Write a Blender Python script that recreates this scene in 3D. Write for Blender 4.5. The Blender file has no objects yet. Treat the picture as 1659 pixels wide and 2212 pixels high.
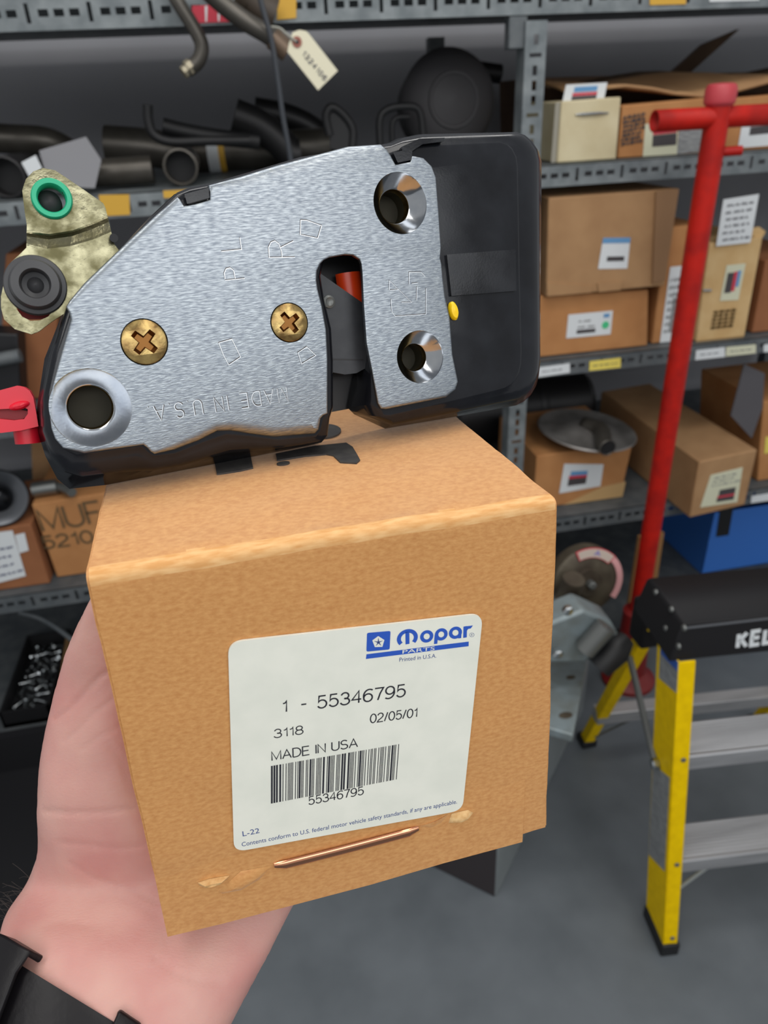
import bpy, bmesh, math, random
from mathutils import Vector, Matrix, noise
from mathutils.geometry import tessellate_polygon
random.seed(7)
S = bpy.context.scene
COL = S.collection
PI = math.pi

# ---------------------------------------------------------------- camera
F_PX, CX, CY = 1560.0, 829.5, 1106.0
RIGHT = Vector((0.9795287546802716, -0.19630905281307257, -0.04456651812909061))
UP = Vector((0.13450146760826825, 0.47351267512392525, 0.8704568350631786))
FWD = Vector((0.14977574558565293, 0.8586317617469192, -0.4902231366976098))
EYE = Vector((0, 0, 1.5))
cam = bpy.data.cameras.new('camera')
cam_o = bpy.data.objects.new('camera', cam)
COL.objects.link(cam_o)
cm = Matrix((RIGHT, UP, -FWD)).transposed().to_4x4()
cm.translation = EYE
cam_o.matrix_world = cm
cam.sensor_width = 36.0
cam.sensor_fit = 'AUTO'
cam.lens = 36.0 * F_PX / 2212.0
cam.clip_start = 0.01
cam.dof.use_dof = True
cam.dof.focus_distance = 0.235
cam.dof.aperture_fstop = 17.0
S.camera = cam_o

# ---------------------------------------------------------------- light and exposure
S.view_settings.view_transform = 'Standard'
S.view_settings.look = 'None'
S.view_settings.exposure = 0.0
S.view_settings.gamma = 1.0
S.view_settings.use_curve_mapping = False
w = bpy.data.worlds.new('world')
S.world = w
w.use_nodes = True
w.node_tree.nodes['Background'].inputs[0].default_value = (0.95, 0.975, 1.0, 1)
w.node_tree.nodes['Background'].inputs[1].default_value = 0.50


def area(name, loc, target, sx, sy, power, col=(1, 1, 1)):
    l = bpy.data.lights.new(name, 'AREA')
    l.shape = 'RECTANGLE'
    l.size, l.size_y = sx, sy
    l.energy = power
    l.color = col
    o = bpy.data.objects.new(name, l)
    COL.objects.link(o)
    o.location = loc
    o.rotation_euler = (Vector(target) - Vector(loc)).to_track_quat('-Z', 'Y').to_euler()
    return o


area('ceiling_or_fill_lamp', (-0.6, -0.35, 2.75), (-0.4, 0.1, 0), 0.35, 1.5, 8.6, (1, 0.97, 0.92))
area('ceiling_or_fill_lamp', (0.75, -0.5, 2.75), (0.7, 0.1, 0), 0.35, 1.5, 8.6, (1, 0.97, 0.92))
area('ceiling_or_fill_lamp', (0.7, -2.6, 2.75), (0.5, -1.0, 0.6), 4.4, 0.9, 46, (0.96, 0.98, 1.0))  # unseen rear lamp, widened to brighten the plate's reflection and front faces
area('ceiling_or_fill_lamp', (0.35, 0.72, 2.75), (0.35, 0.78, 0), 1.6, 0.35, 13, (1, 0.98, 0.95))  # added over the aisle to brighten floor, ladder and upward faces


# ---------------------------------------------------------------- pixel -> place helpers
def ray(x, y):
    return RIGHT * ((x - CX) / F_PX) - UP * ((y - CY) / F_PX) + FWD


def PY(x, y, yy):
    d = ray(x, y)
    return EYE + d * (yy / d.y)


def PZ(x, y, z):
    d = ray(x, y)
    return EYE + d * ((z - EYE.z) / d.z)


def PD(x, y, dep):
    return EYE + ray(x, y) * dep


def PL(x, y, M, z=0.0):
    """meeting point of a line of sight with the plane z of frame M, in that frame"""
    Mi = M.inverted()
    o = Mi @ EYE
    d = Mi.to_3x3() @ ray(x, y)
    return o + d * ((z - o.z) / d.z)


def to_px(P):
    v = P - EYE
    d = v.dot(FWD)
    return Vector((CX + F_PX * v.dot(RIGHT) / d, CY - F_PX * v.dot(UP) / d))


def frame(o, x, y, z):
    M = Matrix((x, y, z)).transposed().to_4x4()
    M.translation = o
    return M


# ---------------------------------------------------------------- materials
def lin(c):
    r = []
    for v in c[:3]:
        v /= 255.0
        r.append(v / 12.92 if v <= 0.04045 else ((v + 0.055) / 1.055) ** 2.4)
    return (r[0], r[1], r[2], 1)


MATS = {}


def mat(name, rgb, rough=0.6, metal=0.0, var=None, scale=(8, 8, 8), detail=4, bump=0.0, bscale=None, spec=0.5, coat=0.0, sss=0.0, sheen=0.0, rvar=0.0, ramp=(0.35, 0.65)):
    if name in MATS:
        return MATS[name]
    m = bpy.data.materials.new(name)
    MATS[name] = m
    m.use_nodes = True
    nt = m.node_tree
    b = nt.nodes['Principled BSDF']
    b.inputs['Base Color'].default_value = lin(rgb)
    b.inputs['Roughness'].default_value = rough
    b.inputs['Metallic'].default_value = metal
    b.inputs['Specular IOR Level'].default_value = spec
    b.inputs['Coat Weight'].default_value = coat
    b.inputs['Coat Roughness'].default_value = 0.12
    b.inputs['Sheen Weight'].default_value = sheen
    b.inputs['Sheen Roughness'].default_value = 0.45
    if sss:
        b.inputs['Subsurface Weight'].default_value = sss
        b.inputs['Subsurface Radius'].default_value = (0.008, 0.003, 0.0018)
        b.inputs['Subsurface Scale'].default_value = 1.0
    if var is not None or bump or rvar:
        tc = nt.nodes.new('ShaderNodeTexCoord')
        mp = nt.nodes.new('ShaderNodeMapping')
        mp.inputs['Scale'].default_value = scale
        nt.links.new(tc.outputs['Object'], mp.inputs['Vector'])
        nz = nt.nodes.new('ShaderNodeTexNoise')
        nz.inputs['Scale'].default_value = 1.0
        nz.inputs['Detail'].default_value = detail
        nt.links.new(mp.outputs[0], nz.inputs['Vector'])
        if var is not None:
            cr = nt.nodes.new('ShaderNodeValToRGB')
            cr.color_ramp.elements[0].color = lin(rgb)
            cr.color_ramp.elements[1].color = lin(var)
            cr.color_ramp.elements[0].position = ramp[0]
            cr.color_ramp.elements[1].position = ramp[1]
            nt.links.new(nz.outputs['Fac'], cr.inputs[0])
            nt.links.new(cr.outputs[0], b.inputs['Base Color'])
        if rvar:
            mr = nt.nodes.new('ShaderNodeMapRange')
            mr.inputs['To Min'].default_value = max(0.02, rough - rvar)
            mr.inputs['To Max'].default_value = min(1.0, rough + rvar)
            mr.inputs['From Min'].default_value = 0.3
            mr.inputs['From Max'].default_value = 0.7
            nt.links.new(nz.outputs['Fac'], mr.inputs['Value'])
            nt.links.new(mr.outputs[0], b.inputs['Roughness'])
        if bump:
            src = nz
            if bscale:
                mp2 = nt.nodes.new('ShaderNodeMapping')
                mp2.inputs['Scale'].default_value = bscale
                nt.links.new(tc.outputs['Object'], mp2.inputs['Vector'])
                src = nt.nodes.new('ShaderNodeTexNoise')
                src.inputs['Scale'].default_value = 1.0
                src.inputs['Detail'].default_value = 3
                nt.links.new(mp2.outputs[0], src.inputs['Vector'])
            bp = nt.nodes.new('ShaderNodeBump')
            bp.inputs['Strength'].default_value = bump
            bp.inputs['Distance'].default_value = 0.001
            nt.links.new(src.outputs['Fac'], bp.inputs['Height'])
            nt.links.new(bp.outputs[0], b.inputs['Normal'])
    return m


KRAFT = mat('kraft_cardboard', (192, 132, 72), 0.5, var=(210, 154, 92), scale=(520, 900, 700), detail=8, bump=0.09, bscale=(1300, 2000, 1800), spec=0.5, sheen=0.35, ramp=(0.3, 0.68))
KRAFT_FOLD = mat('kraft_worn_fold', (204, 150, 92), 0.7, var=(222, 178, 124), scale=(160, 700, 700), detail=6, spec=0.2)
KRAFT_EDGE = mat('kraft_paper_torn', (222, 184, 130), 0.85, var=(205, 160, 104), scale=(600, 600, 600))
INK = mat('black_print_ink', (52, 50, 50), 0.6, var=(64, 62, 60), scale=(300, 300, 300))
PAPER = mat('label_paper', (234, 234, 222), 0.55, var=(227, 228, 216), scale=(90, 90, 90), spec=0.35)
BLACKTXT = mat('label_black_print', (38, 38, 46), 0.6)
BLUETXT = mat('label_blue_print', (40, 86, 186), 0.55)
NAVYTXT = mat('label_navy_print', (66, 84, 140), 0.6)
COPPER = mat('copper_staple', (226, 158, 122), 0.2, 1.0)
ZINC = mat('brushed_zinc_plate', (154, 160, 164), 0.38, 1.0, var=(122, 129, 138), scale=(380, 2200, 380), detail=6, bump=0.10, bscale=(700, 2600, 700), rvar=0.09)
ZINC_CONE = mat('polished_zinc', (184, 186, 188), 0.13, 1.0, var=(164, 168, 174), scale=(120, 120, 120), bump=0.05)
STAMP_HI = mat('stamp_highlight', (206, 210, 214), 0.3, 1.0)
STAMP_SH = mat('stamp_shade', (74, 70, 68), 0.5, 0.5)
BLKPL = mat('black_glossy_housing', (20, 21, 25), 0.17, var=(27, 29, 34), scale=(60, 60, 60), bump=0.015, bscale=(1400, 1400, 1400), spec=0.32, rvar=0.08)
BLKMAT = mat('black_matt_plastic', (24, 24, 27), 0.5)
PAWL = mat('dark_grey_pawl', (52, 54, 58), 0.45, 0.2, var=(44, 46, 50), scale=(200, 200, 200))
ORANGE = mat('orange_bumper', (226, 66, 20), 0.35)
GOLD = mat('yellow_zinc_screw', (172, 148, 96), 0.28, 1.0, var=(116, 92, 58), scale=(260, 260, 260), bump=0.2)
GOLDD = mat('yellow_zinc_recess', (122, 84, 46), 0.35, 1.0)
CHROMATE = mat('yellow_chromate_steel', (130, 126, 102), 0.25, 1.0, var=(86, 82, 58), scale=(170, 170, 170), detail=7, bump=0.12, bscale=(500, 500, 500), rvar=0.12)
GREEN = mat('green_bushing', (30, 178, 132), 0.4)
BUSH = mat('dark_grey_bushing', (58, 58, 60), 0.42)
RED = mat('red_clip', (214, 24, 48), 0.34)
YPAINT = mat('yellow_paint_mark', (246, 204, 12), 0.4)
SKIN = None
STRAP = mat('watch_strap_black', (18, 16, 19), 0.42, spec=0.3, bump=0.15, bscale=(300, 300, 300))
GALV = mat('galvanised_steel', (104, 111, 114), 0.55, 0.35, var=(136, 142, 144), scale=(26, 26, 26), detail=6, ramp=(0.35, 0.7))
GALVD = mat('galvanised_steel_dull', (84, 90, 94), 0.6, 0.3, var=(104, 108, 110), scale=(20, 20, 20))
WALLM = mat('painted_wall', (150, 150, 154), 0.85, var=(140, 140, 144), scale=(2, 2, 2))
FLOORM = mat('grey_floor_paint', (88, 94, 99), 0.55, var=(99, 105, 110), scale=(7, 7, 7), detail=7, bump=0.05, bscale=(60, 60, 60), rvar=0.08)
CARD_A = mat('carton_brown', (158, 120, 82), 0.8, var=(170, 132, 92), scale=(14, 14, 14))
CARD_B = mat('carton_orange_brown', (172, 118, 70), 0.8, var=(184, 130, 80), scale=(14, 14, 14))
CARD_C = mat('carton_tan', (206, 174, 124), 0.8, var=(196, 160, 108), scale=(22, 22, 22), detail=6)
CARD_D = mat('carton_beige', (206, 194, 160), 0.8, var=(196, 182, 146), scale=(18, 18, 18))
CARD_E = mat('carton_red_brown', (150, 96, 60), 0.8, var=(140, 88, 54), scale=(14, 14, 14))
CARD_F = mat('carton_dark_brown', (104, 80, 60), 0.85, var=(92, 70, 52), scale=(14, 14, 14))
WHITE = mat('white_sticker', (214, 218, 220), 0.6)
CREAM = mat('cream_sticker', (206, 206, 180), 0.6)
YELLOW = mat('yellow_sticker', (226, 206, 96), 0.6)
AMBER = mat('amber_sticker', (206, 160, 56), 0.65)
SCRIB = mat('grey_pen_writing', (84, 84, 92), 0.7)
LBLK = mat('sticker_black_block', (66, 62, 64), 0.6)
LRED = mat('sticker_red_block', (196, 54, 72), 0.6)
LBLU = mat('sticker_blue_block', (96, 146, 190), 0.6)
LGRN = mat('green_dot', (70, 190, 130), 0.6)
REDP = mat('red_painted_pole', (188, 28, 16), 0.5, var=(160, 24, 18), scale=(26, 26, 26), bump=0.05, spec=0.25)
PINKP = mat('worn_red_cap', (186, 62, 70), 0.5)
YELR = mat('yellow_fibreglass', (240, 200, 2), 0.55, var=(228, 188, 2), scale=(60, 60, 60), spec=0.1)
CAPB = mat('black_ladder_plastic', (26, 25, 27), 0.6, spec=0.25, bump=0.1, bscale=(400, 400, 400))
ALU = mat('ribbed_aluminium', (178, 178, 180), 0.4, 0.55, var=(160, 160, 162), scale=(4, 60, 60))
STEELG = mat('grey_steel_rod', (112, 114, 112), 0.45, 0.6)
PIPE = mat('dull_exhaust_pipe', (92, 88, 82), 0.38, 0.55, var=(70, 66, 60), scale=(12, 12, 12))
PIPED = mat('dark_pipe', (34, 33, 34), 0.45, 0.3)
RUBBER = mat('black_rubber', (22, 22, 24), 0.55)
BLUEB = mat('blue_plastic_bin', (58, 116, 202), 0.45)
SAWG = mat('grey_cast_metal', (136, 148, 152), 0.5, 0.3, var=(118, 124, 122), scale=(24, 24, 24), detail=6)
RUSTY = mat('grimy_metal', (92, 84, 70), 0.55, 0.4, var=(66, 56, 46), scale=(24, 24, 24), detail=6)
BRIGHT = mat('bright_bolt_steel', (190, 194, 196), 0.25, 1.0)
PINKL = mat('faded_pink_label', (206, 150, 150), 0.6)
GREYP = mat('grey_sheet', (128, 128, 132), 0.7)
GREYD = mat('dark_grey_panel', (78, 76, 80), 0.7)
WOOD = mat('wood_block', (150, 116, 74), 0.75, var=(132, 98, 60), scale=(10, 10, 60))
CABG = mat('cabinet_grey_paint', (128, 134, 136), 0.5, var=(118, 124, 126), scale=(8, 8, 8))
CABD = mat('cabinet_dark_end', (52, 46, 48), 0.6)
MAROON = mat('dark_red_base', (120, 24, 22), 0.5)
WIREW = mat('thin_pale_wire', (150, 150, 140), 0.5)
BLUEL = mat('blue_sticker', (50, 92, 176), 0.6)
GREYL = mat('grey_print_sticker', (150, 152, 152), 0.6, var=(120, 122, 124), scale=(60, 60, 200))
WALLDK = mat('tag_manila', (222, 216, 190), 0.7)
RUSTR = mat('tag_eyelet_red', (150, 92, 78), 0.7)
ROLLB = mat('brown_black_roll', (62, 52, 42), 0.6)


# ---------------------------------------------------------------- mesh builder
FR = {}


class MB:
    def __init__(self):
        self.v, self.f, self.mi, self.ms, self.cur = [], [], [], [], 0

    def mat(self, m):
        if m not in self.ms:
            self.ms.append(m)
        self.cur = self.ms.index(m)
        return self

    def add(self, vs, fs):
        o = len(self.v)
        self.v += [Vector(p) for p in vs]
        for f in fs:
            self.f.append([i + o for i in f])
            self.mi.append(self.cur)
        return self

    def box(self, x0, x1, y0, y1, z0, z1, M=None):
        p = [Vector((x, y, z)) for z in (z0, z1) for y in (y0, y1) for x in (x0, x1)]
        if M:
            p = [M @ q for q in p]
        return self.add(p, [(0, 2, 3, 1), (4, 5, 7, 6), (0, 1, 5, 4), (2, 6, 7, 3), (0, 4, 6, 2), (1, 3, 7, 5)])

    def hexa(self, front, back):
        """two matching quads (front wound towards its viewer)"""
        return self.add(list(front) + list(back), [(0, 1, 2, 3), (7, 6, 5, 4), (1, 0, 4, 5), (2, 1, 5, 6), (3, 2, 6, 7), (0, 3, 7, 4)])

    def loft(self, rings, cap0=True, cap1=True, closed=True):
        n = len(rings[0])
        vs = [p for r in rings for p in r]
        fs = []
        for k in range(len(rings) - 1):
            for i in range(n if closed else n - 1):
                j = (i + 1) % n
                fs.append((k * n + i, k * n + j, (k + 1) * n + j, (k + 1) * n + i))
        if cap0:
            fs.append(tuple(range(n - 1, -1, -1)))
        if cap1:
            fs.append(tuple((len(rings) - 1) * n + i for i in range(n)))
        return self.add(vs, fs)

    def tube(self, path, r, n=14, cap=True):
        path = [Vector(p) for p in path]
        rs = r if isinstance(r, (list, tuple)) else [r] * len(path)
        rings, ref = [], None
        for i, p in enumerate(path):
            t = (path[min(i + 1, len(path) - 1)] - path[max(i - 1, 0)]).normalized()
            if ref is None:
                ref = t.orthogonal().normalized()
            a = (ref - t * ref.dot(t)).normalized()
            ref = a
            b = t.cross(a)
            rings.append([p + (a * math.cos(2 * PI * k / n) + b * math.sin(2 * PI * k / n)) * rs[i] for k in range(n)])
        return self.loft(rings, cap, cap)

    def lathe(self, prof, M=None, n=40):
        """profile of (radius, height) about the local z axis"""
        M = M or Matrix()
        rings = [[M @ Vector((max(r, 1e-6) * math.cos(2 * PI * k / n), max(r, 1e-6) * math.sin(2 * PI * k / n), z)) for k in range(n)] for r, z in prof]
        vs = [p for r in rings for p in r]
        fs = []
        for k in range(len(rings) - 1):
            for i in range(n):
                j = (i + 1) % n
                fs.append((k * n + i, k * n + j, (k + 1) * n + j, (k + 1) * n + i))
        return self.add(vs, fs)

    def flat(self, outer, holes=(), z=0.0, M=None, flip=False):
        """flat polygon with holes at height z"""
        polys = [[Vector((p[0], p[1], 0)) for p in q] for q in [outer] + list(holes)]
        tris = tessellate_polygon(polys)
        vs = [Vector((p.x, p.y, z)) for q in polys for p in q]
        if M:
            vs = [M @ p for p in vs]
        fs = []
        pl = [p for q in polys for p in q]
        for a, b, c in tris:
            ar = (pl[b] - pl[a]).cross(pl[c] - pl[a]).z
            if abs(ar) < 1e-14:
                continue
            t = (a, b, c) if ar > 0 else (c, b, a)
            fs.append(t[::-1] if flip else t)
        return self.add(vs, fs)

    def prism(self, outer, z0, z1, holes=(), M=None):
        self.flat(outer, holes, z1, M)
        self.flat(outer, holes, z0, M, True)
        M = M or Matrix()
        for k, q in enumerate([outer] + list(holes)):
            a = sum(q[i][0] * q[(i + 1) % len(q)][1] - q[(i + 1) % len(q)][0] * q[i][1] for i in range(len(q)))
            q = list(q) if (a > 0) == (k == 0) else list(q)[::-1]
            n = len(q)
            vs = [M @ Vector((p[0], p[1], z0)) for p in q] + [M @ Vector((p[0], p[1], z1)) for p in q]
            self.add(vs, [(i, (i + 1) % n, n + (i + 1) % n, n + i) for i in range(n)])
        return self

    def stroke(self, pts, wd, z0, z1, M=None, closed=False):
        """a ribbon of width wd along 2D points"""
        pts = [Vector((p[0], p[1])) for p in pts]
        if closed:
            pts = pts + [pts[0]]
        L, R_ = [], []
        for i, p in enumerate(pts):
            if closed:
                a = pts[i - 1] if i else pts[-2]
                b = pts[i + 1] if i < len(pts) - 1 else pts[1]
            else:
                a, b = pts[max(i - 1, 0)], pts[min(i + 1, len(pts) - 1)]
            d1 = (p - a).normalized() if (p - a).length > 1e-9 else (b - p).normalized()
            d2 = (b - p).normalized() if (b - p).length > 1e-9 else d1
            t = (d1 + d2)
            t = t.normalized() if t.length > 1e-3 else d1
            nn = Vector((-t.y, t.x))
            k = min(1.8, 1.0 / max(0.4, nn.dot(Vector((-d1.y, d1.x)))))
            L.append(p + nn * wd * 0.5 * k)
            R_.append(p - nn * wd * 0.5 * k)
        M = M or Matrix()
        n = len(pts)
        vs = [M @ Vector((q.x, q.y, z1)) for q in L] + [M @ Vector((q.x, q.y, z1)) for q in R_] + [M @ Vector((q.x, q.y, z0)) for q in L] + [M @ Vector((q.x, q.y, z0)) for q in R_]
        fs = []
        for i in range(n - 1):
            fs += [(n + i, n + i + 1, i + 1, i), (i, i + 1, 2 * n + i + 1, 2 * n + i), (3 * n + i, 3 * n + i + 1, n + i + 1, n + i)]
        return self.add(vs, fs)

    def mesh_text(self, txt, a, b, h, z, M=None, thick=0.00004, up=None):
        """lettering whose baseline runs from a to b (2D), cap height h"""
        cu = bpy.data.curves.new('t', 'FONT')
        cu.body = txt
        cu.size = 1.0
        cu.resolution_u = 3
        to = bpy.data.objects.new('t', cu)
        me = bpy.data.meshes.new_from_object(to)
        xs = [v.co.x for v in me.vertices]
        x0, x1 = min(xs), max(xs)
        a, b = Vector(a[:2]), Vector(b[:2])
        d = (b - a)
        sx = d.length / (x1 - x0)
        d.normalize()
        u = Vector((-d.y, d.x)) if up is None else Vector(up)
        sy = h / 0.73
        M = M or Matrix()
        vs = [M @ Vector((*(a + d * ((v.co.x - x0) * sx) + u * (v.co.y * sy)), z)) for v in me.vertices]
        fs = []
        for p in me.polygons:
            idx = list(p.vertices)
            fs.append(tuple(idx))
        self.add(vs, fs)
        bpy.data.meshes.remove(me)
        bpy.data.objects.remove(to)
        bpy.data.curves.remove(cu)
        return self

    def build(self, name, m=None, parent=None, world=False, angle=35, bevel=0.0, bseg=2, sub=0, smooth=True, solid=0.0, weld=False):
        me = bpy.data.meshes.new(name)
        Mi = FR[parent.name].inverted() if (parent is not None and world) else None
        vs = [Mi @ p for p in self.v] if Mi else self.v
        me.from_pydata([tuple(p) for p in vs], [], self.f)
        for mm in ([m] if m is not None else self.ms):
            me.materials.append(mm)
        if m is None:
            for p, i in zip(me.polygons, self.mi):
                p.material_index = i
        if weld:
            bm = bmesh.new()
            bm.from_mesh(me)
            bmesh.ops.remove_doubles(bm, verts=bm.verts, dist=1e-6)
            if weld != 'merge':
                bmesh.ops.recalc_face_normals(bm, faces=bm.faces)
            bm.to_mesh(me)
            bm.free()
        me.update()
        if smooth:
            for p in me.polygons:
                p.use_smooth = True
            me.set_sharp_from_angle(angle=math.radians(angle))
        o = bpy.data.objects.new(name, me)
        COL.objects.link(o)
        if parent is not None:
            o.parent = parent
            if parent.name in FR:
                FR[o.name] = FR[parent.name]
        else:
            FR[o.name] = Matrix()
        if solid:
            md = o.modifiers.new('solid', 'SOLIDIFY')
            md.thickness = solid
            md.offset = -1
        if bevel:
            md = o.modifiers.new('bevel', 'BEVEL')
            md.width = bevel
            md.segments = bseg
            md.limit_method = 'ANGLE'
            md.angle_limit = math.radians(40)
        if sub:
            md = o.modifiers.new('sub', 'SUBSURF')
            md.levels = md.render_levels = sub
        return o


def tag(o, label, cat, group=None, kind=None):
    o['label'] = label
    o['category'] = cat
    if group:
        o['group'] = group
    if kind:
        o['kind'] = kind
    return o


def thing(name, label, cat, M=None, group=None):
    o = bpy.data.objects.new(name, None)
    COL.objects.link(o)
    M = M if M is not None else Matrix()
    if isinstance(M, Vector):
        M = Matrix.Translation(M)
    o.matrix_world = M
    o.empty_display_size = 0.02
    FR[o.name] = M.copy()
    return tag(o, label, cat, group)


def struct(o):
    o['kind'] = 'structure'
    return o


def offset_poly(P, ins):
    """inset a counter-clockwise outline by per-vertex amounts"""
    n = len(P)
    out = []
    for i in range(n):
        a, p, b = Vector(P[i - 1][:2]), Vector(P[i][:2]), Vector(P[(i + 1) % n][:2])
        d1, d2 = (p - a).normalized(), (b - p).normalized()
        n1, n2 = Vector((-d1.y, d1.x)), Vector((-d2.y, d2.x))
        m = (n1 + n2)
        m = m.normalized() if m.length > 1e-4 else n1
        k = min(1.6, 1.0 / max(0.5, m.dot(n1)))
        q = ins[i] if isinstance(ins, (list, tuple)) else ins
        out.append(p + m * q * k)
    return out


def ccw(P):
    a = sum(P[i][0] * P[(i + 1) % len(P)][1] - P[(i + 1) % len(P)][0] * P[i][1] for i in range(len(P)))
    return list(P) if a > 0 else list(P)[::-1]


def circ(c, r, n=40, ry=None):
    ry = ry or r
    return [Vector((c[0] + r * math.cos(2 * PI * k / n), c[1] + ry * math.sin(2 * PI * k / n))) for k in range(n)]


def T(x, y, z=0):
    return Matrix.Translation((x, y, z))


def smooth_path(pts, k=4):
    """Catmull-Rom through 3D points"""
    pts = [Vector(p) for p in pts]
    P = [pts[0] * 2 - pts[1]] + pts + [pts[-1] * 2 - pts[-2]]
    out = []
    for i in range(1, len(P) - 2):
        for j in range(k):
            t = j / k
            a, b, c, d = P[i - 1], P[i], P[i + 1], P[i + 2]
            out.append(0.5 * ((2 * b) + (c - a) * t + (2 * a - 5 * b + 4 * c - d) * t * t + (3 * b - a - 3 * c + d) * t ** 3))
    out.append(pts[-1])
    return out


def arc(cx, cy, rx, ry, a0, a1, n=14):
    return [(cx + rx * math.cos(math.radians(a0 + (a1 - a0) * i / n)), cy + ry * math.sin(math.radians(a0 + (a1 - a0) * i / n))) for i in range(n + 1)]


# thin grotesque lettering as centre lines, cap height 1
GLYPH = {
    '0': (0.56, [arc(0.28, 0.5, 0.28, 0.5, 0, 360, 28)]),
    '1': (0.30, [[(0.02, 0.76), (0.18, 0.82), (0.26, 1.0), (0.26, 0.0)]]),
    '2': (0.56, [arc(0.28, 0.72, 0.26, 0.28, 170, -20) + [(0.40, 0.45), (0.10, 0.20), (0.0, 0.0), (0.56, 0.0)]]),
    '3': (0.56, [arc(0.27, 0.74, 0.23, 0.26, 165, -75) + [(0.22, 0.53)], [(0.22, 0.53)] + arc(0.27, 0.27, 0.28, 0.27, 75, -165)]),
    '4': (0.58, [[(0.43, 0.0), (0.43, 1.0), (0.0, 0.30), (0.58, 0.30)]]),
    '5': (0.56, [[(0.50, 1.0), (0.10, 1.0), (0.05, 0.50)] + arc(0.27, 0.33, 0.28, 0.33, 135, -155)]),
    '6': (0.56, [arc(0.28, 0.32, 0.27, 0.32, 0, 360, 24), arc(0.36, 0.50, 0.36, 0.50, 55, 195)]),
    '7': (0.54, [[(0.0, 1.0), (0.54, 1.0), (0.34, 0.55), (0.20, 0.0)]]),
    '8': (0.56, [arc(0.28, 0.76, 0.23, 0.24, 0, 360, 24), arc(0.28, 0.27, 0.28, 0.27, 0, 360, 24)]),
    '9': (0.56, [arc(0.28, 0.68, 0.27, 0.32, 0, 360, 24), arc(0.20, 0.50, 0.36, 0.50, 15, -125)]),
    '-': (0.30, [[(0.0, 0.36), (0.30, 0.36)]]),
    '/': (0.28, [[(0.0, 0.0), (0.28, 1.0)]]),
    '.': (0.06, [[(0.0, 0.0), (0.06, 0.0)]]),
    ' ': (0.26, []),
    'A': (0.70, [[(0.0, 0.0), (0.35, 1.0), (0.70, 0.0)], [(0.13, 0.34), (0.57, 0.34)]]),
    'D': (0.64, [[(0.0, 0.0), (0.0, 1.0), (0.25, 1.0)] + arc(0.25, 0.5, 0.39, 0.5, 90, -90) + [(0.0, 0.0)]]),
    'E': (0.54, [[(0.54, 1.0), (0.0, 1.0), (0.0, 0.0), (0.56, 0.0)], [(0.0, 0.52), (0.50, 0.52)]]),
    'F': (0.50, [[(0.50, 1.0), (0.0, 1.0), (0.0, 0.0)], [(0.0, 0.52), (0.42, 0.52)]]),
    'I': (0.04, [[(0.02, 0.0), (0.02, 1.0)]]),
    'K': (0.60, [[(0.0, 0.0), (0.0, 1.0)], [(0.56, 1.0), (0.02, 0.42)], [(0.18, 0.58), (0.60, 0.0)]]),
    'L': (0.48, [[(0.0, 1.0), (0.0, 0.0), (0.48, 0.0)]]),
    'M': (0.72, [[(0.0, 0.0), (0.0, 1.0), (0.36, 0.08), (0.72, 1.0), (0.72, 0.0)]]),
    'N': (0.60, [[(0.0, 0.0), (0.0, 1.0), (0.60, 0.0), (0.60, 1.0)]]),
    'R': (0.60, [[(0.0, 0.0), (0.0, 1.0), (0.32, 1.0)] + arc(0.32, 0.75, 0.26, 0.25, 90, -90) + [(0.0, 0.5)], [(0.34, 0.5), (0.60, 0.0)]]),
    'S': (0.58, [arc(0.29, 0.75, 0.26, 0.25, 30, 250, 14) + arc(0.29, 0.26, 0.29, 0.26, 80, -160, 14)]),
    'U': (0.60, [[(0.0, 1.0), (0.0, 0.30)] + arc(0.30, 0.30, 0.30, 0.30, 180, 360) + [(0.60, 1.0)]]),
}


def letters(mb, txt, a, b, h, z, wd=0.11, M=None, gap=0.15, thick=0.0, slant=0.0):
    """stroke lettering whose baseline runs from a to b (2D), cap height h"""
    wds = [GLYPH[ch][0] for ch in txt]
    tot = sum(wds) + gap * (len(txt) - 1) + wd
    a, b = Vector(a[:2]), Vector(b[:2])
    d = b - a
    sx = d.length / tot
    d.normalize()
    u = Vector((-d.y, d.x))
    x = wd / 2
    for ch, w_ in zip(txt, wds):
        for pl in GLYPH[ch][1]:
            pts = [a + d * ((x + px + slant * py) * sx) + u * ((wd / 2 + py * (1 - wd)) * h) for px, py in pl]
            mb.stroke(pts, wd * h, z - thick, z, M)
        x += w_ + gap
    return mb

# ================================================================ the setting
o = MB().box(-3.2, 3.6, -3.5, 2.6, -0.06, 0.0).build('floor', FLOORM, smooth=False)
struct(o)
o = MB().box(-3.2, 3.6, 2.46, 2.6, 0.0, 3.0).build('wall_back', WALLM, smooth=False)
struct(o)

D = 1.6
ZT = {1: (1.640, 1.690), 2: (1.330, 1.373), 3: (0.902, 0.942), 4: (0.447, 0.494), 5: (0.02, 0.06)}
SX0, SX1 = -1.25, 1.95
rack = thing('shelving_rack', 'long galvanised slotted-angle shelving rack holding the cartons and pipes', 'shelving', Vector((0.35, D, 0)))


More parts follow.
